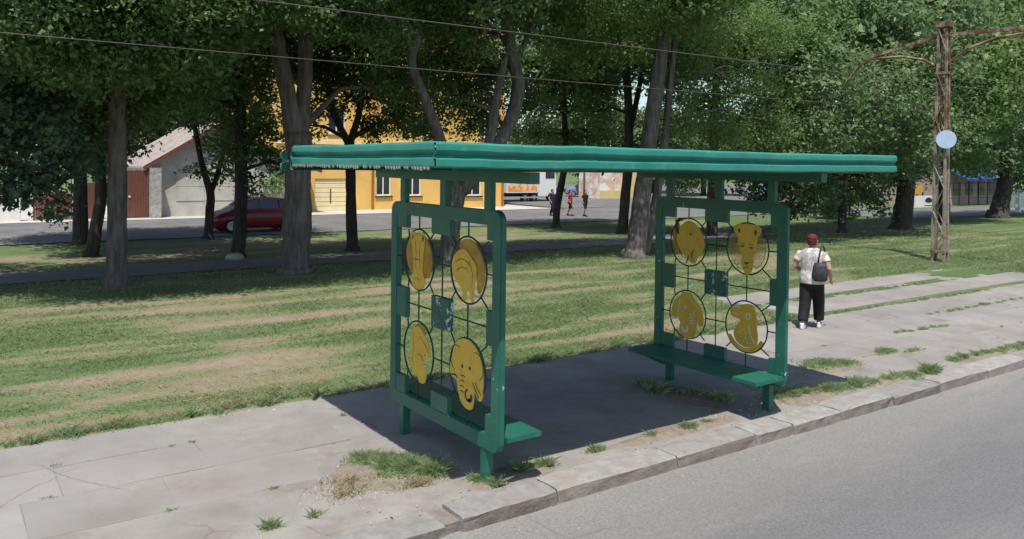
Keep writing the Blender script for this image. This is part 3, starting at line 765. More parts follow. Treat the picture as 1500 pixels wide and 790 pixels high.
# ================================================================== TREES
def leaves(blobs, L, Wd, lai, seed, up_b=.55, droop=0.0):
    r = np.random.default_rng(seed)
    Vs = []
    for c, R, fl in blobs:
        n = int(lai*1.25*math.pi*R*R/(.55*L*Wd))
        per = 26
        nt = max(4, n//per)
        d = r.normal(size=(nt, 3)); d /= np.linalg.norm(d, axis=1)[:, None]
        rad = r.random(nt)**.42
        tw = d*rad[:, None]
        lump = .82+.42*vnoise(d[:, 0]*2.1+c[0]*3, d[:, 1]*2.1+d[:, 2]*1.7+c[2]*3, seed)
        tw *= lump[:, None]*R; tw[:, 2] *= fl
        sig = max(.16, L*1.25)
        k = np.repeat(np.arange(nt), per)
        off = r.normal(size=(len(k), 3))*sig*np.array([1.15, 1.15, .6])
        if droop: off[:, 2] -= droop*np.abs(r.normal(size=len(k)))*sig
        P = np.asarray(c)+tw[k]+off
        out = d[k]
        nrm = r.normal(size=(len(k), 3))*.62+out*.55+np.array([0, 0, up_b])
        nrm /= np.linalg.norm(nrm, axis=1)[:, None]
        ax = r.normal(size=(len(k), 3))+np.array([0, 0, -.35])
        ax -= nrm*(ax*nrm).sum(1)[:, None]; ax /= np.linalg.norm(ax, axis=1)[:, None]
        sd_ = np.cross(nrm, ax)
        sz = .5+1.0*r.random(len(k))**1.4; l = L*(sz*(.85+.3*r.random(len(k))))[:, None]; w = Wd*(sz*(.8+.4*r.random(len(k))))[:, None]
        a = P-ax*l*.5; b = P+sd_*w*.5+nrm*w*.16-ax*l*.08; t = P+ax*l*.5-nrm*l*.06; e = P-sd_*w*.5+nrm*w*.16-ax*l*.08
        Vs.append(np.stack([a, b, t, e], 1).reshape(-1, 3))
    V = np.concatenate(Vs)
    return V, np.arange(len(V)).reshape(-1, 4)

leaf_total = 0
def tree(name, label, stems, blobs, leaf='leaf_mid', L=.15, Wd=.085, lai=3.0, bark='bark', group=None, Y=None, droop=0.0, flare=1.2, crown_top=6):
    """stems: lists of (px, py, radius[, dY]); blobs: (px, py, dY, R). The first stem point is the foot."""
    global leaf_total
    f0 = stems[0][0]
    base = foot(f0[0], f0[1]) if Y is None else np.array([*at(f0[0], f0[1], Y)[:2], terrain(Y)])
    Y0 = base[1]
    t = thing(name, label, 'tree', tuple(base), 0, group)
    b = MB()
    pts_all = []
    for si, st in enumerate(stems):
        P = [np.array(at(s[0], s[1], Y0+(s[3] if len(s) > 3 else 0))) for s in st]
        rad = [s[2] for s in st]
        if si == 0: P[0] = base.copy()
        # resample smoothly
        Q, R = [], []
        for i in range(len(P)-1):
            p0 = P[max(i-1, 0)]; p1 = P[i]; p2 = P[i+1]; p3 = P[min(i+2, len(P)-1)]
            m = 5
            for k in range(m):
                u = k/m
                Q.append(.5*((2*p1)+(-p0+p2)*u+(2*p0-5*p1+4*p2-p3)*u*u+(-p0+3*p1-3*p2+p3)*u**3))
                R.append(rad[i]*(1-u)+rad[i+1]*u)
        Q.append(P[-1]); R.append(rad[-1])
        if si == 0:
            Q = [base+np.array([0, 0, -.12]), base+np.array([0, 0, .06]), base*.85+Q[1]*.15+np.array([0, 0, .12])]+Q[1:]
            R = [R[0]*flare*1.1, R[0]*flare, R[0]*1.12]+R[1:]
        R = [r_*random.uniform(.94, 1.06) for r_ in R]
        b.tube(Q, R, 14, jit=.11)
        pts_all += [(q, r_) for q, r_ in zip(Q[len(Q)//2:], R[len(R)//2:])]
    bl = []
    for (px, py, dY, Rb) in blobs:
        c = at(px, py, Y0+dY)
        bl.append((c, Rb, .82))
        q, r_ = min(pts_all, key=lambda a: np.linalg.norm(a[0]-c)+max(0, a[0][2]-c[2])*.8)
        v = c-q
        if np.linalg.norm(v) > .5:
            mid = q+v*.5+np.array([0, 0, .12*np.linalg.norm(v)])+rng.normal(size=3)*.12
            rr_ = min(r_*.55, .09*Rb**.5+.02)
            b.tube([q, q*.6+mid*.4, mid, c*.7+mid*.3, c+v*.12], [rr_, rr_*.85, rr_*.65, rr_*.4, rr_*.15], 6)
            for _ in range(3):
                e = c+rng.normal(size=3)*Rb*.5
                b.tube([mid*.5+c*.5, (mid*.5+c*.5+e)/2+np.array([0, 0, .1]), e], [rr_*.4, rr_*.28, rr_*.08], 5)
    top = []
    if crown_top:  # upper clumps, mostly above view, added to shade the lawn and street
        if base[1] > 17: crown_top = 6
        for k in range(crown_top):
            a = 2*math.pi*k/crown_top+random.random()
            c = base+np.array([math.cos(a)*random.uniform(1.3, 3.2), math.sin(a)*random.uniform(1.3, 3.0)+(.7 if base[1] < 16 else -.6), random.uniform(7.4, 9.6)])
            top.append((c, random.uniform(1.8, 2.4), .8))
            q, r_ = pts_all[-1]
            b.tube([q, q*.5+c*.5+np.array([0, 0, .3]), c], [r_*.6, r_*.4, .02], 6)
    b.build('trunk', MT[bark], t, smooth=True)
    if top:
        V2, F2 = leaves(top, L*1.7, Wd*1.7, 2.2, int(abs(base[0]*37+base[1]*53))+3)
    V, Fq = leaves(bl, L, Wd, lai, int(abs(base[0]*131+base[1]*17))+7, droop=droop)
    if top:
        Fq = np.concatenate([Fq, F2+len(V)]); V = np.concatenate([V, V2])
    leaf_total += len(Fq)
    fast_mesh('crown', V-base, Fq, MT[leaf], t)
    return t

G1 = 'trees along the edge of the lawn'
tree('maple_tree', 'dark broad-leaved maple hanging low into the left edge of the picture', [[(-95, 432, .25), (-92, 300, .23), (-80, 120, .2), (-60, -60, .14)]],
     [(-25, 120, 0, 1.45), (45, 170, -.3, 1.2), (45, 60, 0, 1.35), (62, 262, .1, .72), (88, 300, .2, .34), (103, 225, .3, .66), (-45, 240, 0, 1.1), (0, -50, -1, 2.0), (105, 115, .3, .95), (30, 285, 0, .4), (-120, -20, -1.2, 2.2)], 'leaf_dark', .125, .09, 2.6, 'bark_dark', G1, droop=.5)
tree('roadside_tree', 'straight grey trunk nearest the camera on the left lawn with dense dark crown', [[(170, 418, .215), (171, 300, .2), (172, 150, .19), (165, 0, .16), (160, -120, .1)]],
     [(100, 55, -2.2, 1.4), (205, 40, -2.4, 1.4), (150, 90, -2.4, .9), (270, 60, -2.4, 1.1), (40, 20, -2.4, 1.3), (245, 120, 0, 1.15), (150, -60, -1.5, 2.1), (150, -30, -3, 1.6), (60, -50, -3, 1.5), (285, 25, 0, 1.2), (290, -50, -3.2, 1.6), (120, 170, .8, .9), (190, 165, .9, .8), (260, -80, -2, 1.9), (60, -90, -2, 1.9), (290, 90, .3, .8)], 'leaf_mid', .105, .062, 2.4, 'bark', G1)  # clumps above view, well before the trunk, are added for lawn shade
tree('roadside_tree', 'slim straight dark trunk left of the nearest left tree', [[(118, 358, .26), (118, 260, .24), (116, 160, .22), (112, 40, .15)]],
     [(110, 110, 0, 2.0), (55, 60, 0, 2.4), (170, 50, 1, 2.2), (130, 185, 1, 1.4), (40, 170, 1, 1.8), (90, -20, 0, 3), (20, 200, 1, 1.5)], 'leaf_dark', .165, .1, 2.4, 'bark_dark', G1)
tree('roadside_tree', 'curved dark trunk leaning just behind the nearest left tree', [[(133, 376, .21), (141, 335, .19), (148, 285, .18), (144, 200, .17), (150, 60, .12)]],
     [(150, 90, 0, 1.8), (195, 140, .5, 1.6), (165, 210, .4, 1.0), (120, 210, .5, 1.0), (230, 70, .5, 1.6), (200, -30, 0, 2.4)], 'leaf_dark', .15, .09, 2.4, 'bark_dark', G1)
tree('small_tree', 'small forked dark tree in front of the white house wall', [[(305, 350, .19), (307, 310, .17), (308, 282, .16), (296, 240, .12), (284, 180, .09)], [(308, 285, .12), (320, 250, .1), (336, 190, .08)]],
     [(285, 175, 0, .7), (335, 190, 0, 1.4), (300, 110, 0, 1.8), (255, 90, 0, 1.5), (350, 110, .5, 1.6), (385, 165, 1, 1.1), (290, 250, 0, .4), (330, 250, .3, .7), (320, 20, 0, 2.2)], 'leaf_mid', .15, .09, 2.4, 'bark_dark', G1)
tree('roadside_tree', 'dark straight trunk with a pale stone at its foot before the red car', [[(348, 378, .22), (352, 320, .2), (353, 230, .18), (350, 120, .16), (345, -20, .12)]],
     [(362, 110, 0, 1.15), (385, 195, 0, .85), (310, 50, 0, 1.4), (392, 55, .2, 1.1), (350, -60, 0, 2.2), (405, 235, .2, .5), (345, 220, 0, .75), (318, 150, .2, .9), (370, 270, .1, .45)], 'leaf_mid', .125, .075, 2.4, 'bark_dark', G1)
tree('forked_tree', 'thick grey forked trunk behind the left roof end of the shelter', [[(433, 399, .36), (434, 350, .33), (436, 270, .31), (437, 195, .31)], [(434, 205, .24), (420, 130, .21), (405, 60, .19), (392, -30, .15), (380, -120, .1)], [(439, 205, .22), (447, 110, .19), (447, 20, .17), (456, -120, .1)]],
     [(420, -110, -1.5, 2.0), (420, -50, -3.2, 1.5), (520, -45, -3, 1.3), (340, -45, -3.2, 1.4), (525, -70, -1.5, 1.8), (355, -80, -1.5, 1.9), (475, 15, -2, .95), (545, 50, -2, .9), (370, 10, -2.2, .9), (330, 55, -2, .8), (385, 30, .9, .6), (565, 125, .8, .8), (480, -130, -2.6, 2.0), (330, -130, -2.6, 2), (590, -120, -2, 2)], 'leaf_mid', .105, .06, 2.3, 'bark', G1)  # forward clumps out of view are put in to darken the lawn below
tree('roadside_tree', 'slender black forked trunk right of the thick forked tree', [[(516, 368, .2), (515, 320, .18), (514, 260, .17), (511, 205, .16)], [(511, 212, .12), (484, 150, .1), (478, 60, .08)], [(512, 212, .12), (530, 140, .1), (525, 40, .07)]],
     [(490, 95, 0, 1.2), (545, 95, 0, 1.4), (455, 35, 0, 1.3), (578, 160, 0, 1.25), (520, 10, 0, 1.6), (590, 60, .5, 1.5), (605, 125, 1, 1.1), (545, 190, .3, .6), (485, 165, .2, .5), (560, 15, .3, 1.3), (440, 100, .5, .8), (500, -60, 0, 2.2), (515, 140, .4, .8), (470, 120, .8, .8), (560, 110, 1, 1.0), (430, 165, 1.5, .6), (590, 180, 1.2, .8), (455, 185, 1.5, .45)], 'leaf_mid', .13, .078, 2.4, 'bark_dark', G1)
tree('crooked_tree', 'crooked grey tree with two winding limbs behind the near end panel', [[(658, 388, .27), (661, 340, .25), (668, 290, .25), (673, 272, .24)], [(668, 285, .18), (650, 220, .15), (625, 150, .13), (603, 92, .12), (612, 40, .12), (602, -70, .08)], [(676, 280, .2), (705, 245, .19), (742, 190, .19), (760, 130, .2), (749, 75, .16), (742, 0, .13), (735, -80, .1)], [(690, 265, .15), (716, 210, .14), (726, 150, .12), (741, 80, .1)], [(755, 95, .09), (780, 30, .08), (785, -40, .06)]],
     [(640, 155, 1.2, .7), (700, 150, 1.2, .9), (600, 25, .4, 1.2), (680, 55, 1, 1.2), (725, -50, 0, 1.8), (620, -70, 0, 1.8), (815, -10, .5, 1.2), (690, 190, 1.2, .6), (655, 15, .6, 1.0), (650, 100, 1.6, 1.0), (710, 105, 1.6, .9), (620, 190, 1.8, .5), (670, 130, 2, .9), (735, 190, 2, .5), (775, 150, 2, .8), (700, -120, -2, 2), (800, -110, -1.5, 2)], 'leaf_mid', .105, .06, 2.2, 'bark', G1)
tree('slender_tree', 'slender short trunk beside the three walkers in the distance', [[(814, 334, .2), (817, 300, .18), (824, 260, .17), (828, 220, .16), (824, 90, .1)]],
     [(830, 125, 0, 1.9), (785, 195, 0, 1.1), (872, 195, 0, 1.6), (840, 55, 0, 1.6), (800, 150, .5, 1.0), (860, 100, .5, 1.5), (830, 200, .6, 1.0), (895, 150, .8, 1.2)], 'leaf_mid', .155, .095, 2.1, 'bark_dark', G1)
tree('leaning_tree', 'dark leaning trunk just left of the big leaning trunk', [[(911, 342, .24), (916, 290, .22), (921, 230, .21), (918, 120, .18), (902, 20, .12)], [(920, 200, .14), (940, 100, .11), (930, 10, .08)]],
     [(895, 70, 0, 1.7), (935, 10, 0, 2.2), (875, 10, .5, 1.8), (900, -70, 0, 3), (970, 90, 1, 1.4), (870, 165, 1, 1.0)], 'leaf_mid', .15, .09, 1.9, 'bark_dark', G1)
tree('locust_tree', 'big leaning grey trunk with pale feathery foliage beside the far end panel', [[(929, 377, .34), (936, 330, .29), (944, 260, .26), (953, 190, .24), (965, 100, .22), (974, 30, .19), (980, -90, .12)], [(944, 374, .13), (958, 310, .13), (972, 220, .12), (982, 120, .1), (992, 20, .08)]],
     [(1000, 175, 0, .85), (1060, 195, 0, 1.0), (1125, 185, 0, 1.0), (1005, 115, .2, 1.0), (1085, 125, .5, 1.2), (1010, -10, -1, 1.7), (915, -60, -1.2, 2), (1100, 45, 0, 1.5), (1150, 130, .4, .9), (1020, 50, .6, 1.1), (1030, 232, .2, .5), (1005, 268, 1.5, .45), (1030, 262, 1.5, .35), (980, 250, .6, .5), (1060, -90, -2, 2.1), (1165, 60, .3, 1.3), (985, 225, .3, .5)], 'leaf_light', .095, .05, 1.9, 'bark', G1, droop=.4)
tree('slender_tree', 'dark thin trunk seen through the top of the far end panel', [[(1042, 346, .2), (1043, 290, .19), (1046, 200, .17), (1050, 80, .12)]],
     [(1050, 60, 0, 2.0), (1000, 60, .5, 1.6), (1100, 80, .5, 1.9), (1080, 180, .6, 1.3), (1030, 150, .6, 1.2), (1060, -40, 0, 2.6), (1120, 230, 1, 1.0), (1130, 150, 1, 1.4)], 'leaf_mid', .155, .095, 2.1, 'bark_dark', G1)
tree('bushy_tree', 'low bushy tree with drooping leaves behind the right end of the roof', [[(1233, 341, .2), (1235, 290, .18), (1238, 200, .16), (1240, 80, .1)]],
     [(1200, 275, 0, .9), (1180, 200, -2.6, 1.5), (1262, 265, 0, 1.1), (1250, 165, -2.6, 1.7), (1190, 110, -2.6, 1.9), (1272, 80, 0, 2.1), (1220, 10, 0, 2.6), (1150, 270, 1, .9), (1285, 300, 0, .5), (1215, 308, .2, .45), (1130, 210, .8, 1.3), (1175, 300, .6, .6), (1245, 310, .4, .45), (1150, 305, 1.5, .6), (1110, 290, 1.8, .7), (1090, 255, 2, .8), (1190, 250, .8, .9), (1230, 285, .6, .7), (1275, 280, .5, .7), (1300, 250, .6, .7), (1130, 265, 1.5, .8)], 'leaf_right', .165, .11, 2.5, 'bark_dark', G1, droop=.5)
tree('broad_tree', 'thick dark trunk left of the rusty pole with dense bright crown', [[(1320, 336, .46), (1323, 305, .4), (1327, 270, .37), (1332, 150, .28), (1335, 20, .15)]],
     [(1330, 190, -2.4, 2.0), (1290, 125, -2.6, 1.9), (1362, 105, -2.2, 2.1), (1320, 30, 0, 2.6), (1385, 190, .2, 1.8), (1290, 225, 0, 1.3), (1352, 245, 0, 1.0), (1250, 60, 0, 2), (1310, 262, 0, .8), (1330, -60, 0, 3.2)], 'leaf_right', .18, .115, 2.5, 'bark_dark', G1)
tree('broad_tree', 'narrow dark trunk standing right behind the rusty pole', [[(1383, 326, .32), (1382, 290, .29), (1383, 220, .25), (1386, 90, .16)]],
     [(1400, 55, 0, 2.8), (1432, 140, -2, 2.3), (1395, 215, 0, 1.7), (1350, -10, 0, 3), (1440, 10, 0, 3), (1420, 235, .3, 1.0)], 'leaf_light', .2, .125, 2.4, 'bark_dark', G1)
tree('broad_tree', 'stout dark trunk by the white railings at the right edge', [[(1462, 319, .58), (1467, 295, .48), (1472, 265, .42), (1478, 180, .3), (1480, 60, .2)]],
     [(1472, 205, 0, 2.7), (1440, 165, -2, 2.3), (1500, 120, 0, 3.4), (1460, 50, 0, 3.8), (1525, 225, 0, 2.4), (1492, 262, 0, 1.0), (1440, 232, 0, 1.4), (1560, 60, 0, 4), (1500, -40, 0, 4)], 'leaf_right', .21, .135, 2.5, 'bark_dark', G1)
print('leaves near', leaf_total)

# trees far behind, larger leaves
G2 = 'distant trees behind the back street'
def far_tree(px, py, Y, h, R, label, leaf='leaf_far', L=.42, trunk_r=.25):
    b0 = at(px, py, Y); z0 = float(terrain(Y))
    base = np.array([b0[0], Y, z0])
    t = thing('distant_tree', label, 'tree', tuple(base), 0, G2)
    b = MB(); b.tube([base+(0, 0, -.1), base+(.1, 0, h*.35), base+(-.1, .1, h*.8)], [trunk_r*1.2, trunk_r, trunk_r*.3], 8)
    bl = []
    for k in range(9):
        a = random.uniform(0, 6.28); q = random.uniform(.2, .75)
        c = base+np.array([math.cos(a)*R*q, math.sin(a)*R*q, h*random.uniform(.3, .88)])
        bl.append((c, R*random.uniform(.42, .62), .85))
        b.tube([base+(0, 0, h*.3), (base+(0, 0, h*.3)+c)/2+(0, 0, .3), c], [trunk_r*.5, trunk_r*.3, .03], 5)
    b.build('trunk', MT['bark_dark'], t, smooth=True)
    V, Fq = leaves(bl, L, L*.65, 2.6, int(abs(px*7+Y)), .5)
    fast_mesh('crown', V-base, Fq, MT[leaf], t)
for args in ((-40, 300, 60, 13, 5.5, 'distant tree at the far left behind the brown fence'), (110, 300, 57, 13, 5, 'distant tree over the brown gate'), (235, 300, 60, 12, 5, 'distant tree over the ridge of the white house'),
             (360, 300, 56, 12, 4.5, 'distant tree between white house and yellow building'), (790, 296, 74, 9, 5.5, 'distant tree above the lorry'), (872, 292, 66, 9.5, 5, 'distant tree above the white van'),
             (955, 290, 62, 10, 5, 'distant tree behind the painted kiosk'), (1030, 292, 54, 9, 4.5, 'distant tree behind the left of the far end panel'), (1105, 292, 52, 9.5, 4.5, 'distant tree behind the right of the far end panel'),
             (1180, 292, 50, 12, 5, 'distant tree behind the low bushy tree'), (1255, 292, 50, 13, 5.5, 'distant tree behind the thick trunk left of the pole'), (1335, 290, 52, 14, 6, 'distant tree behind the white banner'),
             (1420, 290, 52, 15, 6.5, 'distant tree above the blue awning'), (1510, 290, 50, 15, 7, 'distant tree at the far right edge')):
    far_tree(*args)
far_tree(385, 300, 44, 4.2, 2.3, 'sunny low shrub beside the white house behind the red car', 'leaf_light', .26, .08)
far_tree(1215, 318, 24.5, 2.2, 1.5, 'low green shrub below the drooping bushy tree', 'leaf_right', .2, .06)

# ================================================================== GRASS
def blades(P, h, w, seed, lean=.55):
    r = np.random.default_rng(seed); n = len(P)
    a = r.random(n)*2*math.pi
    sx = np.stack([np.cos(a), np.sin(a), np.zeros(n)], 1)
    ln = np.stack([r.normal(size=n), r.normal(size=n), np.zeros(n)], 1)*lean
    hh = h*(.5+.9*r.random(n)); ww = w*(.6+.8*r.random(n))
    tip = P+ln*hh[:, None]+np.array([0, 0, 1])*hh[:, None]
    midp = P+ln*hh[:, None]*.35+np.array([0, 0, 1])*hh[:, None]*.6
    V = np.stack([P-sx*ww[:, None]*.5, P+sx*ww[:, None]*.5, midp+sx*ww[:, None]*.42, tip], 1)
    return V.reshape(-1, 3), np.arange(4*n).reshape(-1, 4)

n = 900000
gx = rng.uniform(-9, 34, n); gy = BACK+.0+(rng.random(n)**1.35)*(20-BACK)
gd = np.hypot(gx-CAM[0], gy-CAM[1])
dr = dryness(gx, gy)
keep = rng.random(n) < np.clip(1.15-1.55*dr, .05, 1)*np.clip(11/gd, .28, 1)
keep &= ~((gx > 9.1) & (gx < 19.6) & (gy < 5.95))
keep &= ~((gy > 15.4) & (gy < 18.4) & (gx < 24))
keep &= gy > BACK+.1*(fbm(gx*2, gx*0, 77)-.3)
gx, gy, gd, dr = gx[keep], gy[keep], gd[keep], dr[keep]
P = np.stack([gx, gy, terrain(gy)-.012], 1)
isdry = rng.random(len(gx)) < np.clip((dr-.3)*1.5, .04, .8)
for sel, nm, m, lab in ((~isdry, 'lawn_grass', 'grass', 'short green grass growing on the tram lawn'), (isdry, 'dry_grass', 'dry_grass', 'straw-coloured dry grass in bands on the lawn')):
    lod = np.clip(gd[sel]/11, 1, 2.4)
    V, Fq = blades(P[sel], .034*np.clip(lod, 1, 1.3), .006*lod, 5, .8)
    tag(fast_mesh(nm, V, Fq, MT[m]), lab, 'grass', kind='stuff')

def patch(name, label, spots, m='weed', h=.09, w=.011, seed=1, lean=.62):
    r = np.random.default_rng(seed)
    objs = []
    for part, mm in ((0, m), (1, 'dry_grass')):
        Ps, Hs = [], []
        for cx, cy, rx, ry, n_ in spots:
            n_ = max(3, int(n_*(2.1 if part == 0 else .3)))
            a = r.random(n_)*2*math.pi; q = np.abs(r.normal(size=n_))*.48
            q = np.where(q > 1.25, r.random(n_), q)
            lump = .55+.8*vnoise(np.cos(a)*1.7+cx*5, np.sin(a)*1.7+cy*5, seed)
            x_ = cx+np.cos(a)*q*rx*lump; y_ = cy+np.sin(a)*q*ry*lump
            k_ = r.random(n_) < .25+1.1*vnoise(x_*16, y_*16, seed+3)
            x_, y_, q = x_[k_], y_[k_], q[k_]
            Ps.append(np.stack([x_, y_, np.full(len(x_), -.012)], 1))
            Hs.append((1.05-.6*np.clip(q, 0, 1.2))*(.55+.8*vnoise(x_*9, y_*9, seed+5)))
        P_ = np.concatenate(Ps); H_ = np.concatenate(Hs)
        V, Fq = blades(P_, h*H_, w*.55, seed+part, lean)
        objs.append((V, Fq, mm))
    V = np.concatenate([o_[0] for o_ in objs]); Fq = np.concatenate([objs[0][1], objs[1][1]+len(objs[0][0])])
    ob = fast_mesh(name, V, Fq, MT[m])
    ob.data.materials.append(MT['dry_grass'])
    mi = np.zeros(len(Fq), np.int32); mi[len(objs[0][1]):] = 1
    ob.data.polygons.foreach_set('material_index', mi)
    return tag(ob, label, 'grass', kind='stuff')
def strip(x0, y0, x1, y1, n_, r_, dens):
    L_ = math.hypot(x1-x0, y1-y0)
    return [(x0+(x1-x0)*(k+.5)/n_+random.uniform(-.08, .08), y0+(y1-y0)*(k+.5)/n_+random.uniform(-.03, .03), max(L_/n_*.75, .05)*random.uniform(.6, 1.2), r_*random.uniform(.55, 1.25), int(dens*random.uniform(.4, 1.3))) for k in range(n_)]
patch('grass_tuft', 'lush grass clump on the pavement left of the near panel', [(-.5, 1.08, .33, .36, 1700), (-.36, .84, .34, .3, 1600), (-.6, 1.3, .22, .24, 700), (-.24, .68, .22, .18, 600)], h=.085, seed=2)
patch('grass_tuft', 'thin dry weeds among pebbles beside the lush clump', [(-.95, .85, .35, .35, 420), (-1.1, .65, .3, .2, 200), (-.5, .5, .35, .12, 160)], 'dry_grass', .05, .008, 3)
patch('grass_tuft', 'two tiny grass tufts near the bottom left of the pavement', [(-1.8, .4, .11, .06, 170), (-1.45, .4, .08, .05, 110)], h=.055, seed=4)
p_ = foot(765, 690)
patch('grass_tuft', 'ragged weeds growing round the foot of the near front leg', [(p_[0], p_[1], .16, .08, 420), (p_[0]+.25, p_[1]-.02, .12, .05, 150), (-.02, .3, .1, .1, 260), (.08, .14, .1, .06, 150)], h=.07, seed=5)
patch('grass_tuft', 'small pale weeds along the kerb between the two panels', [(1.35, .3, .2, .08, 180), (2.62, .27, .28, .09, 380), (2.9, .3, .15, .08, 240), (2.1, .3, .2, .06, 60)], h=.06, seed=6)
patch('grass_tuft', 'dark leafy weeds in the shade under the far bench', [(3.35, 1.5, .2, .16, 260), (3.62, 1.15, .22, .22, 200), (3.75, .8, .22, .2, 130), (3.4, 1.75, .14, .12, 160)], h=.09, w=.02, seed=7)
patch('grass_tuft', 'bright grass strip from the far front leg along the kerb', strip(4.2, .5, 7.3, .08, 16, .15, 330)+[(4.5, .5, .45, .2, 900), (5.2, .35, .5, .16, 900)], h=.075, seed=8)
patch('grass_tuft', 'round grass patch on the pavement right of the far panel', [(6.25, 1.15, .48, .3, 1500), (6.5, 1.0, .35, .22, 700)], h=.075, seed=9)
patch('grass_tuft', 'flat grass patch between round patch and kerb strip', [(7.75, 1.12, .38, .16, 650), (8.2, .95, .35, .08, 160)], h=.06, seed=10)
patch('grass_tuft', 'grass strip along the kerb at the right edge', strip(8.1, .28, 10.6, .14, 12, .13, 260), h=.07, seed=11)
patch('grass_tuft', 'grass line in the slab joint nearest the walking woman', strip(8.8, 3.5, 15.8, 3.33, 26, .13, 190), h=.045, w=.016, seed=12)
patch('grass_tuft', 'grass line along the far joint of the track crossing', strip(9.3, 4.78, 15.6, 4.7, 22, .1, 150), h=.045, w=.016, seed=13)
patch('grass_tuft', 'thin grass line in the middle joint of the right pavement', strip(11.4, 2.42, 16.5, 2.32, 16, .08, 110)+strip(9.2, 1.8, 10.7, 1.68, 8, .07, 110), h=.05, w=.014, seed=14)
fr_ = []
x = -8.5
while x < 9:
    fr_.append((x, BACK+.02+random.uniform(-.05, .1), random.uniform(.12, .35), random.uniform(.06, .18), int(random.uniform(30, 170)))); x += random.uniform(.1, .32)
patch('grass_fringe', 'taller straggling weeds along the back edge of the pavement', fr_, 'weed', .085, .012, 15)
patch('grass_fringe', 'dry straw along the back edge of the pavement', [(a+.1, b+.06, c, d, e) for a, b, c, d, e in fr_], 'dry_grass', .07, .01, 16)
jo = []
for k in range(70):
    x = random.uniform(-6, 20)
    if -.2 < x < 5.3: continue
    jo.append((x, random.choice((1.12, 1.88, 2.63, 3.4))+random.uniform(-.03, .03), random.uniform(.03, .12), .02, random.randint(8, 40)))
patch('grass_fringe', 'sparse weeds sprouting from the joints of the paving slabs', jo, 'weed', .03, .009, 17)
def soil_patch(label, cx, cy, rx, ry, z=.006, n=36, seed=0):
    P = []
    for k in range(n):
        a = 2*math.pi*k/n
        q = .6+.75*float(fbm(np.array([math.cos(a)*1.6+seed*3.1]), np.array([math.sin(a)*1.6+seed]), seed)[0])
        P.append((cx+math.cos(a)*rx*q, cy+math.sin(a)*ry*q))
    V = [(cx, cy, z+.012)]+[(cx+(p[0]-cx)*.7, cy+(p[1]-cy)*.7, z+.006) for p in P]+[(p[0], p[1], -.02) for p in P]
    Fq = [(0, 1+k, 1+(k+1) % n) for k in range(n)]+[(1+k, 1+n+k, 1+n+(k+1) % n, 1+(k+1) % n) for k in range(n)]
    o = MB().add(V, Fq).build('soil_patch', MT['dust'], smooth=True)
    tag(o, label, 'soil', kind='structure')
soil_patch('dusty soil under the lush grass clump', -.55, .92, .62, .5, seed=1)
soil_patch('dusty soil round the near front leg', .25, .27, .55, .2, seed=2)
soil_patch('dusty soil under the far bench', 3.5, 1.1, .42, .7, seed=3)
soil_patch('dusty soil strip beside the far front leg', 4.7, .4, .75, .3, seed=4)
soil_patch('dusty soil along the kerb between the panels', 2.5, .3, 1.1, .16, seed=5)
soil_patch('dusty soil under the round grass patch', 6.35, 1.08, .55, .36, seed=6)
soil_patch('dusty soil strip under the right kerb grass', 6.6, .22, .9, .17, seed=7)
soil_patch('dusty soil under the right edge kerb grass', 9.2, .24, 1.2, .17, seed=8)
# fallen pebbles and rubble
b = MB()
def pebble(x, y, r_):
    P = [(x+r_*random.uniform(.6, 1)*math.cos(a), y+r_*random.uniform(.6, 1)*math.sin(a), 0) for a in [k*1.256 for k in range(5)]]
    z = -.006
    b.add([(p[0], p[1], z) for p in P]+[(x+(p[0]-x)*.6, y+(p[1]-y)*.6, z+r_*random.uniform(.5, .8)) for p in P], [(5, 6, 7, 8, 9)]+[(k, (k+1) % 5, (k+1) % 5+5, k+5) for k in range(5)])
for k in range(260):
    pebble(random.gauss(-.98, .27), random.gauss(.78, .22), random.uniform(.004, .015))
for k in range(160):
    pebble(random.uniform(-6, 9), random.uniform(.03, .5), random.uniform(.005, .016))
for k in range(120):
    pebble(random.uniform(-6, 8), random.gauss(BACK, .15), random.uniform(.006, .025))
for k in range(70):
    pebble(random.uniform(2, 4.2), random.gauss(.42, .1), random.uniform(.006, .018))
zr = KH
nb = len(b.v)
for k in range(300):
    pebble(random.uniform(-4, 14), KY-.03-abs(random.gauss(0, .22)), random.uniform(.003, .011))
b.v[nb:] = [(x_, y_, z_-KH+.004) for x_, y_, z_ in b.v[nb:]]
tag(b.build('gravel', MT['pebble']), 'pale pebbles and rubble scattered along kerb and pavement edges', 'gravel', kind='stuff')

# ================================================================== TRAM POLE AND WIRES
pf = foot(1376, 383)
pole = thing('tram_pole', 'rusty steel lattice tram pole with two curved arms on the right lawn', 'pole', tuple(pf))
px0, py0 = pf[0], pf[1]
H = 7.1
def hw(z): return .175-.06*z/H
for sx in (-1, 1):
    for sy in (-1, 1):
        pts = [(px0+sx*hw(z)*.6, py0+sy*hw(z), z) for z in (-.15, 2.0, 3.6)]
        MB().bar(pts[0], pts[2], .062, .062, (sx, 0, 0)).build('lower_post', MT['pole_grey'], pole)
        pts = [(px0+sx*hw(z)*.6, py0+sy*hw(z), z) for z in (3.604, H)]
        MB().bar(pts[0], pts[1], .06, .06, (sx, 0, 0)).build('upper_post', MT['rust'], pole)
for k in range(10):
    z0, z1 = .15+k*.68, .15+(k+1)*.68
    s = 1 if k % 2 else -1
    for sx in (-1, 1):
        b = MB().bar((px0+sx*(hw(z0)*.6+.04), py0-s*hw(z0), z0), (px0+sx*(hw(z1)*.6+.04), py0+s*hw(z1), z1), .012, .05, (sx, 0, 0))
        b.build('lattice_brace', MT['pole_grey' if k < 5 else 'rust'], pole)
MB().box(px0-.16, px0+.16, py0-.2, py0+.2, H-.16, H+.02).build('pole_cap', MT['rust'], pole, bevel=.02)
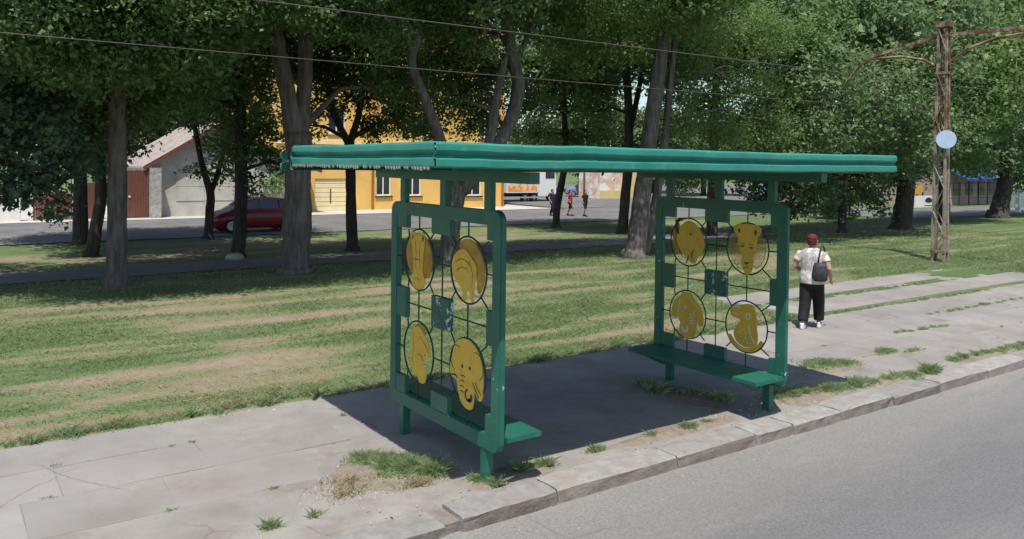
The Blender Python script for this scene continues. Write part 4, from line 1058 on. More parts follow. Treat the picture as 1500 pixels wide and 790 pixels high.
for z in (.3, 3.6, 5.6):
    MB().box(px0-hw(z)*.6-.045, px0+hw(z)*.6+.045, py0-hw(z)-.045, py0+hw(z)+.045, z-.04, z+.04).build('collar', MT['rust'], pole)
# arms across the tracks
yl = at(1275, 85, 10)[1]
A = [Vector((px0, py0, 6.75)), Vector((px0, py0+1.2, 6.55)), Vector((px0, py0+2.45, 6.28))]
ar = MB().bar(A[0], A[2], .09, .1).build('arm', MT['rust'], pole)
MB().tube([A[2], A[2]+Vector((0, .45, -.45)), A[2]+Vector((0, .95, -1.02))], [.045, .04, .03], 8).build('arm_tip', MT['rust'], pole)
MB().tube([(px0, py0+.1, 5.75), (px0, py0+.6, 6.05), (px0, py0+1.3, 6.22), (px0, py0+2.4, 6.25)], .04, 8).build('arm_brace', MT['rust'], pole)
MB().bar((px0, py0, 6.72), (px0, py0-3.6, 6.62), .09, .1).build('arm', MT['rust'], pole)
MB().tube([(px0, py0-.1, 5.85), (px0, py0-.7, 6.25), (px0, py0-1.5, 6.47), (px0, py0-2.6, 6.54)], .045, 8).build('arm_brace', MT['rust'], pole)
for yc, s in ((9.1, 1), (4.9, -1)):
    MB().tube([(px0, yc, 6.3 if s > 0 else 6.6), (px0, yc, 4.86)], .012, 6).build('wire_hanger', MT['rust'], pole)
MB().bar((px0, 9.1, 4.9), (px0, 8.6, 5.5), .03, .03).build('wire_hanger', MT['rust'], pole)
# round plate
c = Vector((px0-.2, py0-.23, float(at(1380, 205, py0)[2])))
d = Vector((CAM[0], CAM[1], 0))-Vector((c.x, c.y, 0)); d.normalize()
pl = MB(); u = Vector((-d.y, d.x, 0))
pts = [(math.cos(2*math.pi*k/28)*.27, math.sin(2*math.pi*k/28)*.27) for k in range(28)]
pl.prism(pts, lambda p: c+u*p[0]+Vector((0, 0, p[1]))+d*.02, lambda p: c+u*p[0]+Vector((0, 0, p[1])))
o = pl.build('round_sign', MT['blue_sign'], pole, bevel=.006)
o['label'] = 'pale blue round plate'
def wire(y, zs, label):
    xs_ = np.linspace(-60, 120, 91)
    b = MB().tube([(float(x), y, zs+.06*((x-20.5) % 41-20.5)**2/420) for x in xs_], .009, 6)
    return tag(b.build('overhead_wire', MT['wire'], smooth=True), label, 'wire', 'tram wires over the lawn')
wire(4.9, 4.82, 'nearer tram wire, the upper one crossing the tree crowns')
wire(9.1, 4.66, 'farther tram wire, the lower one crossing the tree crowns')
# pale stone at tree foot
sp = foot(344, 381)
b = MB()
R_ = []
for z, q in ((-.05, 1.0), (.08, 1.02), (.17, .8), (.2, .4)):
    R_.append([(sp[0]+math.cos(a)*.27*q*random.uniform(.85, 1.1), sp[1]+math.sin(a)*.2*q*random.uniform(.85, 1.1), sp[2]+z) for a in [k*.7 for k in range(9)]])
tag(b.loft(R_).build('stone', MT['pale'], bevel=.01), 'pale concrete lump at the foot of a dark trunk', 'stone')

# ================================================================== BUILDINGS
GZ = -.41
def wx(px, Y): return float(at(px, 280, Y)[0])
def wz(px, py, Y): return float(at(px, py, Y)[2])
# yellow building
YB = 44.0
x0, x1 = wx(405, YB), wx(738, YB)
yb = thing('yellow_building', 'tall yellow rendered building with cream garage door behind the trees', 'building', ((x0+x1)/2, YB+5, GZ))
TOP = 11.6
holes = []
def wall_with_holes(name, xa, xb, za, zb_, Y, th, rects, m, parent):
    """wall of boxes round rectangular openings"""
    X_ = sorted({xa, xb, *[r[0] for r in rects], *[r[1] for r in rects]}); Z_ = sorted({za, zb_, *[r[2] for r in rects], *[r[3] for r in rects]})
    b = MB()
    for i_ in range(len(X_)-1):
        for j_ in range(len(Z_)-1):
            cx, cz = (X_[i_]+X_[i_+1])/2, (Z_[j_]+Z_[j_+1])/2
            if any(r[0] < cx < r[1] and r[2] < cz < r[3] for r in rects): continue
            b.box(X_[i_], X_[i_+1], Y, Y+th, Z_[j_], Z_[j_+1])
    me = b.mesh(name, off=None if parent is None else np.array(parent.location))
    bm = bmesh.new(); bm.from_mesh(me)
    bmesh.ops.remove_doubles(bm, verts=bm.verts, dist=1e-4)
    # drop the internal doubled faces
    seen = {}
    for f in bm.faces: seen.setdefault(tuple(round(q, 3) for q in f.calc_center_median()), []).append(f)
    bmesh.ops.delete(bm, geom=[f for v in seen.values() if len(v) > 1 for f in v], context='FACES')
    bm.to_mesh(me); bm.free()
    return link(name, me, m, parent)
gar = (wx(461, YB), wx(508, YB), GZ, wz(480, 262, YB))
rects = [gar]
wins = []
for a, c_ in ((551, 573), (593, 617), (680, 705)):
    wins.append((wx(a, YB), wx(c_, YB), wz(a, 287, YB), wz(a, 287, YB)+1.9))
for lvl in (4.6, 8.0):
    for a in (480, 618, 700):
        wins.append((wx(a, YB), wx(a, YB)+1.2, lvl, lvl+1.7))
wall_with_holes('front_wall', x0, x1, GZ-.2, TOP, YB, .3, rects+wins, MT['yellow'], yb)
MB().box(x0, x0+.3, YB+.302, YB+11, GZ-.2, TOP).box(x1-.3, x1, YB+.302, YB+11, GZ-.2, TOP).box(x0+.302, x1-.302, YB+10.7, YB+11, GZ-.2, TOP).build('side_walls', MT['yellow'], yb)
gd_ = MB().box(gar[0], gar[1], YB+.1, YB+.16, gar[2], gar[3]).build('garage_door', MT['cream'], yb)
for k in range(7):
    z = gar[2]+(gar[3]-gar[2])*(k+.5)/7
    MB().box(gar[0]+.03, gar[1]-.03, YB+.07, YB+.098, z-.13, z+.12).build('door_panel', MT['cream'], gd_)
MB().box((gar[0]+gar[1])/2-.04, (gar[0]+gar[1])/2+.04, YB+.045, YB+.069, gar[2]+.5, gar[2]+1.4).build('door_handle', MT['brown'], gd_)
for (a, c_, e, g_) in wins:
    f_ = MB()
    t_ = .09
    f_.box(a, a+t_, YB+.1, YB+.17, e, g_).box(c_-t_, c_, YB+.1, YB+.17, e, g_).box(a+t_, c_-t_, YB+.1, YB+.17, e, e+t_).box(a+t_, c_-t_, YB+.1, YB+.17, g_-t_, g_).box((a+c_)/2-.04, (a+c_)/2+.04, YB+.1, YB+.17, e+t_, g_-t_)
    wo = f_.build('window', MT['white'], yb)
    MB().box(a+t_, c_-t_, YB+.13, YB+.14, e+t_, g_-t_).build('pane', MT['glass'], wo)
    MB().box(a-.08, c_+.08, YB-.1, YB-.002, e-.1, e-.02).build('sill', MT['dark' if e < 3 else 'white'], wo)
for a in (545, 735):
    xa = wx(a, YB)
    MB().tube([(xa, YB-.09, GZ), (xa, YB-.09, TOP)], .08, 8).build('drainpipe', MT['orange'], yb, smooth=True)
MB().box(x0-.02, x1+.02, YB-.06, YB-.003, GZ-.1, GZ+.38).build('plinth', MT['white'], yb) if False else None
MB().box(x0-.1, x1+.1, YB-.15, YB-.003, 3.85, 4.1).build('string_course', MT['cream'], yb)
MB().prism([(YB-.6, TOP), (YB+5.5, TOP+3.2), (YB+11.6, TOP)], lambda p: (x0-.5, p[0], p[1]), lambda p: (x1+.5, p[0], p[1])).build('roof', MT['tile'], yb)

# white house with gable and grey roof
YH = 42.2
hx0, hx1 = wx(222, YH), wx(455, YH)
xr = wx(318, YH)
wh = thing('white_house', 'low white house with weathered grey gable roof on the left', 'house', ((hx0+hx1)/2, YH+4, GZ))
eave = wz(212, 240, YH); ridge = wz(305, 183, YH)
b = MB()
b.prism([(hx0, GZ-.1), (hx0, eave), (xr, ridge-.15), (hx1, wz(440, 245, YH)), (hx1, GZ-.1)], lambda p: (p[0], YH, p[1]), lambda p: (p[0], YH+9, p[1]))
b.build('wall', MT['housewall'], wh)
for k, (pa, pb) in enumerate(((258, 300), (301, 345), (346, 395))):
    for (za, zb_) in ((.45, 1.25), (1.27, 2.05)):
        MB().box(wx(pa, YH), wx(pb, YH)-.03, YH-.03, YH-.004, za, zb_).build('wall_panel', MT['housewall'], wh)
for s in (0, 1):
    p, q = ((hx0-.5, eave-.25), (xr, ridge)) if s == 0 else ((xr, ridge), (hx1+.5, wz(440, 245, YH)-.25))
    rf = MB()
    n_ = 18
    b = MB()
    b.prism([p, q, (q[0], q[1]+.1), (p[0], p[1]+.1)], lambda r_: (r_[0], YH-.5, r_[1]), lambda r_: (r_[0], YH+9.5, r_[1]))
    ro = b.build('roof', MT['grey_roof'], wh)
    for k in range(12):
        yk = YH-.45+k*.85
        MB().bar((p[0], yk, p[1]+.125), (q[0], yk, q[1]+.125), .12, .05).build('roof_rib', MT['grey_roof'], ro)
    MB().bar((p[0], YH-.53, p[1]+.0), (q[0], YH-.53, q[1]+.0), .05, .2).build('barge_board', MT['brown'], wh)
pc = MB().box(wx(216, YH), wx(232, YH), YH-.9, YH-.2, GZ-.1, 2.3)
pc.build('corner_pier', MT['stone'], wh, bevel=.03)

# brown gate, fence, posts on the left
YG = 41.8
def board_fence(name, label, cat, pa, pb, ztop, nb, m, post_m):
    xa, xb = wx(pa, YG), wx(pb, YG)
    t = thing(name, label, cat, ((xa+xb)/2, YG, GZ))
    w = (xb-xa)/nb
    for k in range(nb):
        MB().box(xa+k*w+.004, xa+(k+1)*w-.004, YG-.03+random.uniform(-.008, .008), YG+.03, GZ+.05, ztop+random.uniform(-.02, .02)).build('board', MT[m], t)
    for z in (GZ+.5, ztop-.4):
        MB().box(xa, xb, YG+.032, YG+.09, z, z+.1).build('rail', MT[m], t)
    for xx in (xa-.1, xb+.02):
        MB().box(xx, xx+.09, YG-.05, YG+.12, GZ-.2, ztop+.15).build('post', MT[post_m], t)
    return t
gt = board_fence('brown_gate', 'tall brown metal gate beside the white house', 'gate', 174, 214, 2.15, 10, 'brown', 'brown')
MB().box(wx(188, YG), wx(191, YG), YG-.07, YG-.042, .7, .8).build('gate_handle', MT['white'], gt)
board_fence('brown_gate', 'brown metal gate between white post and slim trunk', 'gate', 128, 148, 1.5, 6, 'brown', 'brown')
board_fence('brown_fence', 'low brown fence left of the white post', 'fence', 52, 103, .95, 14, 'brown', 'brown')
wp = thing('white_post', 'white gate post with red cap left of the slim trunk', 'post', (wx(108, YG), YG, GZ))
MB().box(wx(106, YG), wx(110, YG)+.05, YG-.12, YG+.12, GZ-.2, 1.9).build('shaft', MT['white'], wp, bevel=.02)
MB().box(wx(102, YG), wx(108, YG), YG-.16, YG+.1, 1.902, 2.2).build('cap', MT['red_cloth'], wp, bevel=.02)
wl = thing('garden_wall', 'whitewashed garden wall at the far left edge', 'wall', (wx(0, YG), YG, GZ))
MB().box(wx(-60, YG), wx(30, YG), YG-.15, YG+.15, GZ-.2, .8).build('wall', MT['white'], wl, bevel=.02)
MB().box(wx(-60, YG), wx(31, YG), YG-.2, YG+.2, .802, .88).build('coping', MT['pale'], wl, bevel=.02)

# kiosk with mural
YK = 52.0
kx0, kx1 = wx(878, YK), wx(948, YK)
ki = thing('painted_kiosk', 'pink and white mural painted kiosk beside the leaning trunks', 'kiosk', ((kx0+kx1)/2, YK+1.5, GZ))
MB().box(kx0, kx1, YK, YK+3, GZ-.1, 3.1).build('wall', MT['mural'], ki)
MB().box(kx0+.02, kx1-.02, YK-.06, YK-.004, GZ-.1, .35).build('base_panel', MT['kiosk_yellow'], ki)
MB().box(wx(922, YK), wx(946, YK), YK-.05, YK-.004, .352, 2.7).build('door', MT['kiosk_yellow'], ki)
MB().box(kx0-.3, kx1+.3, YK-.4, YK+3.3, 3.102, 3.3).build('roof', MT['pale'], ki)
for k in range(8):
    a = random.uniform(kx0+.2, wx(900, YK)); z = random.uniform(.9, 2.2)
    MB().prism(blob(a, z, random.uniform(.12, .3), random.uniform(.12, .26), 9, k), lambda p: (p[0], YK-.012, p[1]), lambda p: (p[0], YK-.003, p[1])).build('mural_flower', MT['white'], ki)

# far right: shop with blue awning, white banner, fence, railings
YS = 31.0
sx0, sx1 = wx(1392, YS), wx(1462, YS)
sh = thing('shop', 'far pinkish shop front under a blue awning right of the pole', 'shop', ((sx0+sx1)/2, YS+3, GZ))
MB().box(sx0, sx1, YS, YS+6, GZ-.1, 3.6).build('wall', MT['pink'], sh)
MB().prism([(0, 2.6), (-1.6, 1.9), (-1.6, 1.75), (0, 2.45)], lambda p: (sx0-.3, YS-.01+p[0], p[1]), lambda p: (sx1+.3, YS-.01+p[0], p[1])).build('awning', MT['blue'], sh)
for k in range(4):
    a = sx0+(sx1-sx0)*(k+.2)/4
    w_ = MB().box(a, a+(sx1-sx0)*.15, YS-.04, YS-.004, .4, 1.6).build('window', MT['glass'], sh)
MB().box(sx0-.3, sx1+.3, YS-.3, YS+6.3, 3.602, 3.9).build('roof', MT['blue'], sh)
YN = 30.1
nx0, nx1 = wx(1331, YN), wx(1374, YN)
bn = thing('banner', 'white banner with a black fish-like emblem left of the pole', 'banner', ((nx0+nx1)/2, YN, GZ))
bz0, bz1 = wz(1350, 304, YN), wz(1350, 287, YN)
MB().box(nx0, nx1, YN, YN+.05, bz0, bz1).build('sheet', MT['white'], bn)
for a in (nx0, (nx0+nx1)/2, nx1-.08):
    MB().box(a, a+.08, YN+.052, YN+.13, GZ-.2, bz1+.3).build('post', MT['dark'], bn)
cx, cz = wx(1361, YN), (bz0+bz1)/2+.05
MB().prism(smooth_poly([(cx-.75, cz-.05), (cx-.3, cz+.3), (cx+.3, cz+.25), (cx+.6, cz), (cx+.8, cz+.2), (cx+.8, cz-.2), (cx+.5, cz-.08), (cx, cz-.2)]), lambda p: (p[0], YN-.012, p[1]), lambda p: (p[0], YN-.003, p[1])).build('emblem', MT['dark'], bn)
MB().box(cx-.7, cx+.7, YN-.012, YN-.003, cz-.42, cz-.36).build('emblem_line', MT['dark'], bn)
ys_ = YN+.6
sg = thing('amber_sign', 'small amber sign board above the white banner', 'sign', (wx(1345, ys_), ys_, GZ))
MB().box(wx(1340, ys_), wx(1351, ys_), ys_, ys_+.08, wz(1345, 285, ys_), wz(1345, 273, ys_)).build('board', MT['amber'], sg)
MB().box(wx(1345, ys_), wx(1345, ys_)+.1, ys_+.082, ys_+.16, GZ-.1, wz(1345, 275, ys_)).build('post', MT['dark'], sg)
fx0, fx1 = wx(1376, YN), wx(1478, YN)
fe = thing('wire_fence', 'thin dark wire fence along the far side of the back street', 'fence', ((fx0+fx1)/2, YN, GZ))
k = 0
x = fx0
while x < fx1:
    MB().box(x, x+.07, YN, YN+.07, GZ-.2, 1.6).build('post', MT['dark'], fe); x += 1.7
for z in (.2, .9, 1.5):
    MB().box(fx0, fx1, YN+.072, YN+.09, z, z+.03).build('wire', MT['dark'], fe)
YR = 21.0
rx0 = wx(1478, YR)
ra_ = thing('white_railing', 'white painted railing beside the stout trunk at the right edge', 'railing', (rx0+3, YR, GZ))
for k in range(4):
    MB().box(rx0+k*1.6, rx0+k*1.6+.28, YR, YR+.28, GZ-.2, 1.5 if k else 1.9).build('post', MT['white'], ra_, bevel=.02)
for z in (.1, .75):
    MB().box(rx0+.281, rx0+5, YR+.06, YR+.2, z, z+.2).build('rail', MT['white'], ra_)

# ================================================================== VEHICLES
def car(name, label, loc, rz, paint, group, Lc=4.0, Wc=1.72, Hc=1.53, van=False):
    """hatchback, nose towards local -X"""
    t = thing(name, label, 'van' if van else 'car', loc, rz, group)
    hl = Lc/2
    # station: x, sill z, bumper/belt z, roof z, half width low, half width roof
    if van: st = [(-1, .32, .62, .64, .66, .6), (-.97, .22, .8, .86, .8, .7), (-.8, .2, 1.0, 1.08, .86, .74), (-.62, .2, 1.05, 1.6, .86, .72), (-.5, .2, 1.06, 1.88, .86, .76), (.5, .2, 1.06, 1.95, .86, .78), (.95, .22, 1.06, 1.92, .85, .76), (1, .34, 1.05, 1.7, .8, .7)]
    else: st = [(-1, .36, .55, .58, .6, .5), (-.97, .24, .7, .74, .74, .62), (-.86, .2, .84, .88, .82, .68), (-.66, .19, .93, .98, .85, .68), (-.5, .19, .96, 1.14, .86, .66), (-.3, .19, .98, 1.4, .86, .6), (-.05, .19, .99, 1.52, .86, .58), (.3, .19, 1.0, 1.53, .86, .58), (.62, .19, 1.02, 1.47, .86, .58), (.8, .2, 1.03, 1.36, .85, .58), (.93, .24, 1.03, 1.1, .8, .6), (1, .38, .8, .84, .66, .55)]
    rings = []
    for (fx, zs, zbelt, zr, wl_, wr) in st:
        x = fx*hl; k = Wc/1.72; zr *= Hc/1.53 if not van else 1
        rings.append([(x, -wl_*k*.93, zs), (x, -wl_*k, zs+.18), (x, -wl_*k*1.0, (zs+zbelt)/2+.1), (x, -wl_*k*.965, zbelt), (x, -wr*k, zr-.05), (x, -wr*k*.8, zr), (x, wr*k*.8, zr), (x, wr*k, zr-.05), (x, wl_*k*.965, zbelt), (x, wl_*k, (zs+zbelt)/2+.1), (x, wl_*k, zs+.18), (x, wl_*k*.93, zs)])
    bd = MB().loft(rings).build('body', MT[paint], t, smooth=True, world=False)
    k = Wc/1.72
    for s in (-1, 1):
        def win(nm, P):
            V = [Vector((x*hl, s*(w_*k+.006), z)) for x, w_, z in P]; V2 = [Vector((x*hl, s*(w_*k-.03), z)) for x, w_, z in P]
            n_ = len(P)
            MB().add(V+V2, [tuple(range(n_)), tuple(range(2*n_-1, n_-1, -1))]+[(i_, i_+n_, (i_+1) % n_+n_, (i_+1) % n_) for i_ in range(n_)]).build(nm, MT['glass'], t, world=False)
        if van: win('window', [(-.6, .84, 1.08), (-.3, .85, 1.08), (-.3, .79, 1.6), (-.5, .79, 1.6)])
        else:
            win('window', [(-.42, .815, 1.03), (-.02, .82, 1.04), (-.02, .62, 1.45), (-.12, .63, 1.43), (-.28, .67, 1.34)])
            win('window', [(.02, .82, 1.04), (.42, .82, 1.05), (.42, .62, 1.46), (.02, .62, 1.46)])
            win('window', [(.46, .82, 1.06), (.74, .8, 1.08), (.66, .65, 1.36), (.46, .63, 1.44)])
        MB().box(-.42*hl, -.36*hl, s*(.86*k+.01), s*(.86*k+.15), .98, 1.1).build('mirror', MT[paint], t, bevel=.02, world=False)
        hx = -.93*hl
        MB().loft([[(hx+a*.16, s*(.45+.22*abs(math.cos(q))*1)*k+s*.02*a, .64+.07*math.sin(q)) for q in [j*.785 for j in range(8)]] for a in (-.35, .4)]).build('headlight', MT['lamp'], t, world=False)
        MB().box(.93*hl, .985*hl, s*.52*k, s*.76*k, .75, 1.0).build('tail_light', MT['red_lamp'], t, world=False)
        MB().box(-.1*hl, -.02*hl, s*(.862*k), s*(.862*k+.03), .9, .93).build('door_handle', MT[paint], t, world=False)
        for xw in (-.62*hl, .62*hl):
            r_ = .31
            yo = s*(.86*k+.01); yi = s*(.66*k)
            ty = MB()
            ring_o = [(r_, yi), (r_, yo-.03*s), (r_-.03, yo), (r_-.1, yo-.004*s)]
            n_ = 22
            rg = [[(xw+q*math.cos(2*math.pi*j/n_), y_, r_+q*math.sin(2*math.pi*j/n_)) for j in range(n_)] for q, y_ in ring_o]
            wt_ = ty.loft(rg).build('wheel', MT['rubber'], t, world=False)
            rim = MB()
            rim.loft([[(xw+q*math.cos(2*math.pi*j/n_), y_, r_+q*math.sin(2*math.pi*j/n_)) for j in range(n_)] for q, y_ in ((.205, yo-.02*s), (.205, yo+.004*s), (.17, yo+.008*s), (.05, yo+.0*s))])
            rim.build('rim', MT['chrome'], wt_, world=False)
    # windscreen
    if not van:
        P = [(-.485*hl, -.6*k, 1.155), (-.485*hl, .6*k, 1.155), (-.3*hl, .54*k, 1.41), (-.3*hl, -.54*k, 1.41)]
        MB().add([(x, y, z+.012) for x, y, z in P]+[(x+.02, y, z-.02) for x, y, z in P], [(0, 1, 2, 3), (7, 6, 5, 4), (0, 4, 5, 1), (1, 5, 6, 2), (2, 6, 7, 3), (3, 7, 4, 0)]).build('windscreen', MT['glass'], t, world=False)
    MB().box(-1.005*hl, -.99*hl, -.26, .26, .38, .5).build('number_plate', MT['white'], t, world=False)
    return t
CZ = float(terrain(30))+.03
car('red_car', 'dark red hatchback parked behind the trunks on the back street', (wx(372, 31.2), 31.2, CZ), 0, 'red_car', 'parked cars in the background', 3.95, 1.72, 1.54)
car('blue_car', 'small blue-grey car parked far off behind the walkers', (wx(858, 56), 56, CZ), math.radians(-40), 'blue_car', 'parked cars in the background')
car('white_van', 'white van far off left of the painted kiosk', (wx(890, 57), 57, CZ), math.radians(-70), 'white_car', 'parked cars in the background', 4.6, 1.8, 1.9, True)
car('blue_car', 'blue-grey car far off just right of the far end panel', (wx(1120, 43.5), 43.5, CZ), 0, 'blue_car', 'parked cars in the background')

# lorry
YL = 49.5
lx0, lx1 = wx(742, YL), wx(832, YL)
lo = thing('lorry', 'white box lorry with orange fruit pictures seen under the roof', 'lorry', ((lx0+lx1)/2, YL+1.2, CZ))
bx1 = wx(788, YL)
LB = wz(765, 283, YL)
MB().box(lx0, bx1, YL, YL+2.4, LB, 3.6).build('cargo_box', MT['white_car'], lo, bevel=.03)
MB().box(lx0+.15, bx1-.12, YL-.012, YL-.004, LB+.15, 3.3).build('fruit_picture', MT['fruit'], lo)
MB().box(lx0, bx1+1.5, YL+.3, YL+2.1, LB-.3, LB-.004).build('chassis', MT['dark'], lo)
MB().prism([(bx1+.15, .0), (wx(816, YL), .0), (wx(816, YL), 1.5), (wx(813, YL), 2.6), (bx1+.15, 2.75)], lambda p: (p[0], YL+.1, p[1]), lambda p: (p[0], YL+2.3, p[1])).build('cab', MT['white_car'], lo, bevel=.04)
MB().box(wx(800, YL), wx(813, YL), YL+.07, YL+.097, 1.55, 2.5).build('window', MT['glass'], lo)
MB().box(wx(814, YL), wx(818, YL), YL+.0, YL+2.4, -.05, .3).build('bumper', MT['pale'], lo)
MB().box(wx(742, YL)-.1, bx1, YL+.0, YL+.08, LB-.42, LB-.32).build('side_guard', MT['pale'], lo)
for px in (770, 783, 808):
    xw = wx(px, YL)
    MB().tube([(xw, YL+.05, CZ+.36), (xw, YL+.35, CZ+.36)], .36, 20).build('wheel', MT['rubber'], lo)
    MB().tube([(xw, YL+.035, CZ+.36), (xw, YL+.06, CZ+.36)], .18, 14).build('hub', MT['chrome'], lo)
# lamp post by the van
lp = thing('lamp_post', 'pale thin lamp post between blue car and white van', 'lamp post', (wx(856, 53), 53, GZ))
MB().tube([(wx(856, 53), 53, GZ), (wx(856, 53), 53, 7.5)], [.09, .06], 8).build('shaft', MT['pale'], lp, smooth=True)
MB().bar((wx(856, 53), 53, 7.45), (wx(856, 53)-.9, 53, 7.6), .12, .08).build('lamp_head', MT['pale'], lp)

# ================================================================== PEOPLE
def remeshed(mb, name, voxel, m, parent, smooth_it=4):
    me = mb.mesh(name)
    o = bpy.data.objects.new('tmp', me); col.objects.link(o)
    r_ = o.modifiers.new('r', 'REMESH'); r_.mode = 'VOXEL'; r_.voxel_size = voxel; r_.use_smooth_shade = True
    s_ = o.modifiers.new('s', 'SMOOTH'); s_.iterations = smooth_it; s_.factor = .5
    dg = bpy.context.evaluated_depsgraph_get()
    me2 = bpy.data.meshes.new_from_object(o.evaluated_get(dg))
    bpy.data.objects.remove(o)
    me2.name = name
    me2.materials.clear()
    me2.polygons.foreach_set('use_smooth', [True]*len(me2.polygons))
    return link(name, me2, m, parent)

def ell(c, rx, ry, n=16, rot=0): return [(c[0]+rx*math.cos(2*math.pi*k/n), c[1]+ry*math.sin(2*math.pi*k/n), c[2]) for k in range(n)]
def person(label, loc, rz, height, top, trousers, hair, shoes, group, stout=1.0, stride=.14, vox=.011, arm_r=None, arm_l=None, hair_long=False, shorts=False):
    """faces local +Y, standing 1.65 tall before scaling"""
    t = thing('person', label, 'person', loc, rz, group)
    k = height/1.65
    S = lambda p: (p[0]*k, p[1]*k, p[2]*k)
    arm_r = arm_r or [(.19, -.01, 1.34), (.27, -.05, 1.07), (.28, .06, .85)]
    arm_l = arm_l or [(-.19, -.01, 1.34), (-.27, -.03, 1.07), (-.27, .1, .87)]
    legs = {}
    for s in (-1, 1):
        f = stride*s
        legs[s] = [(s*.085, 0, .84), (s*.095, f*.55+.03, .47), (s*.1, f-.02, .085)]
    body = MB()
    def limb(P, R, n=10): body.tube([S(p) for p in P], [r_*k for r_ in R], n)
    w = stout
    body.loft([[S(q) for q in ell((0, y, z), rx*w, ry*w)] for z, y, rx, ry in ((.78, -.01, .12, .1), (.84, -.01, .155, .12), (.92, -.005, .165, .12), (1.02, 0, .14, .105), (1.15, .0, .145, .11), (1.27, -.005, .165, .11), (1.36, -.01, .16, .085), (1.40, -.01, .1, .065))])
    limb([(0, -.015, 1.37), (0, -.005, 1.45), (0, .01, 1.5)], [.06, .052, .055])
    # head with face
    body.loft([[S(q) for q in ell((0, y, z), rx, ry)] for z, y, rx, ry in ((1.43, .02, .03, .035), (1.46, .02, .055, .07), (1.50, .012, .068, .086), (1.55, .005, .074, .095), (1.60, 0, .074, .092), (1.635, -.005, .055, .07), (1.652, -.005, .02, .03))])
    body.loft([[S(q) for q in ell((0, .1+dy, z), rx, .012, 8)] for z, dy, rx in ((1.50, .0, .016), (1.52, .008, .014), (1.555, -.01, .008))])
    for s in (-1, 1):
        limb([(s*.074, -.005, 1.515), (s*.084, -.012, 1.555)], [.014, .018], 6)
    for s, A_ in ((1, arm_r), (-1, arm_l)):
        sh, el, wr = [np.array(q) for q in A_]
        limb([sh, sh*.4+el*.6, el, el*.5+wr*.5, wr], [.056*w, .046*w, .04*w, .038*w, .026], 10)
        dv = (wr-el)/np.linalg.norm(wr-el)
        sd_ = np.cross(dv, [0, 1, 0]); sd_ = sd_/max(np.linalg.norm(sd_), 1e-6)
        fr2 = np.cross(dv, sd_)
        pm = wr+dv*.085
        limb([wr, wr+dv*.04, pm], [.024, .034, .03], 8)
        for j, (o_, l_) in enumerate(((-.03, .06), (-.01, .075), (.01, .07), (.028, .055))):
            b0 = wr+dv*.075+fr2*o_
            limb([b0, b0+dv*l_*.5+sd_*.008*s, b0+dv*l_*.85+sd_*.028*s], [.0105, .0095, .008], 6)
        b0 = wr+dv*.03-fr2*.03
        limb([b0, b0+dv*.03-fr2*.022, b0+dv*.06-fr2*.026], [.012, .011, .009], 6)
    for s in (-1, 1):
        hp, kn, an = legs[s]
        limb([hp, kn, ((kn[0]+an[0])/2, (kn[1]+an[1])/2, (kn[2]+an[2])/2), an], [.085*w, .056*w, .05*w, .034], 10)
        limb([(an[0], an[1]-.03, .05), (an[0]*1.05, an[1]+.06, .04), (an[0]*1.1, an[1]+.15, .028)], [.038, .036, .026], 8)
    remeshed(body, 'body', vox*k, MT['skin'], t, 3)
    # blouse / shirt
    sh_ = MB()
    sh_.loft([[S(q) for q in ell((0, y, z), rx*w, ry*w)] for z, y, rx, ry in ((.80, -.015, .182, .145), (.9, -.012, .186, .146), (1.02, -.005, .166, .13), (1.15, -.002, .162, .128), (1.27, -.008, .172, .124), (1.35, -.012, .168, .105), (1.395, -.012, .125, .085), (1.425, -.012, .075, .07))])
    for s, A_ in ((1, arm_r), (-1, arm_l)):
        sh0, el = np.array(A_[0]), np.array(A_[1])
        sh_.tube([S(p) for p in (sh0*.6+np.array([0, 0, .53]), sh0-np.array([0, 0, .02]), sh0*.45+el*.55)], [.045*k*w, .064*k*w, .066*k*w], 10)
    remeshed(sh_, 'shirt', vox*k, MT[top], t, 3)
    tr = MB()
    tr.loft([[S(q) for q in ell((0, y, z), rx*w, ry*w)] for z, y, rx, ry in ((.72, -.01, .15, .115), (.8, -.015, .168, .135), (.9, -.01, .172, .132), (.95, -.008, .16, .12))])
    for s in (-1, 1):
        hp, kn, an = [np.array(q) for q in legs[s]]
        if shorts: tr.tube([S(p) for p in (hp, hp*.4+kn*.6, kn*1.0)], [.1*k*w, .085*k*w, .082*k*w], 10)
        else: tr.tube([S(p) for p in (hp, kn, kn*.5+an*.5, an+np.array([0, 0, .055]))], [.108*k*w, .09*k*w, .083*k*w, .076*k*w], 10)
    remeshed(tr, 'trousers', vox*k, MT[trousers], t, 3)
    hr = MB()
    hr.loft([[S(q) for q in ell((0, y, z), rx, ry)] for z, y, rx, ry in ((1.47, -.045, .06, .05), (1.50, -.04, .08, .072), (1.55, -.025, .087, .092), (1.60, -.02, .09, .1), (1.645, -.015, .075, .085), (1.668, -.015, .035, .04))])
    if hair_long: hr.loft([[S(q) for q in ell((0, y, z), rx, ry)] for z, y, rx, ry in ((1.28, -.1, .05, .03), (1.4, -.09, .075, .04), (1.55, -.06, .08, .06))])
    ho = remeshed(hr, 'hair', vox*.8*k, MT[hair], t, 2)
    tx = bpy.data.textures.new('lock', 'CLOUDS'); tx.noise_scale = .03*k
    dm = ho.modifiers.new('locks', 'DISPLACE'); dm.texture = tx; dm.strength = .018*k; dm.mid_level = .5
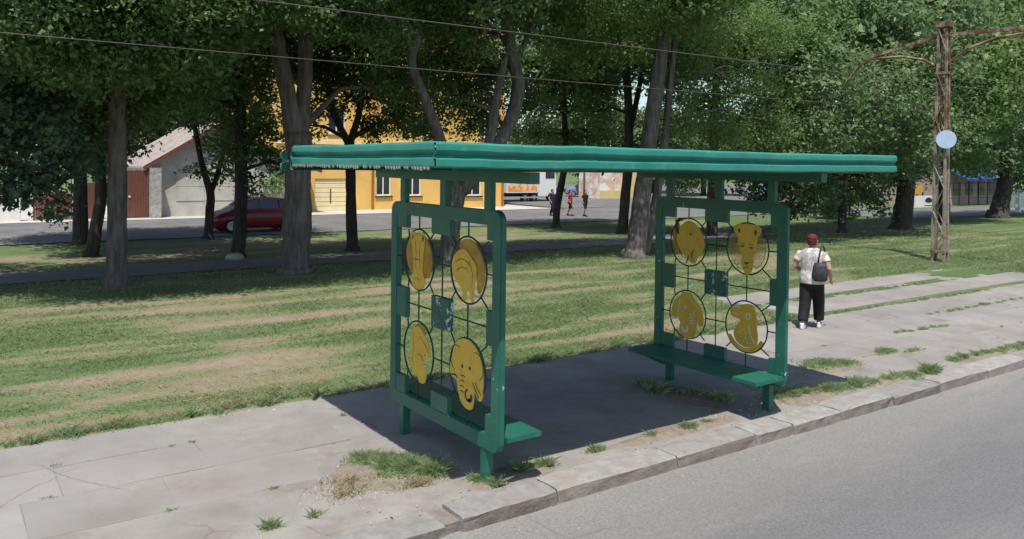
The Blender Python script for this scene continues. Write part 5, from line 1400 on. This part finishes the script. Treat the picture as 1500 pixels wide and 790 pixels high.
    for s in (-1, 1):
        an = legs[s][2]
        b_ = MB()
        b_.loft([[S((an[0]*1.05+rx*math.cos(2*math.pi*q/12), an[1]+y+ry*math.sin(2*math.pi*q/12), z)) for q in range(12)] for z, y, rx, ry in ((.0, .05, .043, .125), (.022, .05, .048, .132), (.05, .045, .045, .122), (.08, .015, .042, .085), (.115, -.02, .04, .052))])
        b_.build('shoe', MT[shoes], t, smooth=True, world=False)
    return t

wf = foot(1188, 481)
wrz = math.atan2(.35, .94)-math.pi/2
person('woman with short dark red hair walking away in white blouse and black trousers', (wf[0], wf[1], 0), wrz, 1.6, 'blouse', 'black_cloth', 'hair', 'shoe', 'people on foot', stout=1.16, stride=.15, vox=.011,
       arm_r=[(.2, -.01, 1.33), (.295, -.04, 1.08), (.30, .09, .89)], arm_l=[(-.2, -.01, 1.33), (-.3, -.02, 1.08), (-.2, .17, .98)])
# shoulder bag on her right side
bg_ = thing('shoulder_bag', 'black shoulder bag hanging at the right hip of the woman', 'bag', (wf[0], wf[1], 0), wrz)
b = MB()
b.loft([[(.17+rx*math.cos(2*math.pi*q/14), -.17+ry*math.sin(2*math.pi*q/14), z) for q in range(14)] for z, rx, ry in ((.84, .09, .05), (.87, .125, .07), (.98, .13, .075), (1.1, .11, .06), (1.15, .09, .035))])
b.build('pouch', MT['bag'], bg_, smooth=True, world=False)
MB().tube([(.14, -.165, 1.13), (.155, -.155, 1.3), (.165, -.09, 1.41), (.165, .0, 1.43), (.17, .1, 1.38), (.18, .14, 1.25), (.2, .05, 1.1), (.19, -.1, 1.1)], .014, 6).build('strap', MT['bag'], bg_, smooth=True, world=False)
for px, py, top, tr_, hr_, lab, dirn, h_, lng in ((809, 317, 'navy', 'black_cloth', 'black_hair', 'walker in navy shirt half behind the slender trunk', 3.4, 1.62, False), (835, 317, 'red_cloth', 'black_cloth', 'black_hair', 'walker in red top in the middle of the three', 3.6, 1.6, True), (857, 318, 'black_cloth', 'black_cloth', 'black_hair', 'walker all in black on the right of the three', 3.2, 1.6, True)):
    q = foot(px, py)
    person(lab, (q[0], q[1], float(terrain(q[1]))+.03), dirn, h_, top, tr_, hr_, 'dark', 'people on foot', stride=.2, vox=.026, hair_long=lng, shorts=(top != 'navy'),
           arm_r=[(.19, -.01, 1.34), (.3, -.06, 1.1), (.26, .08, .9)])
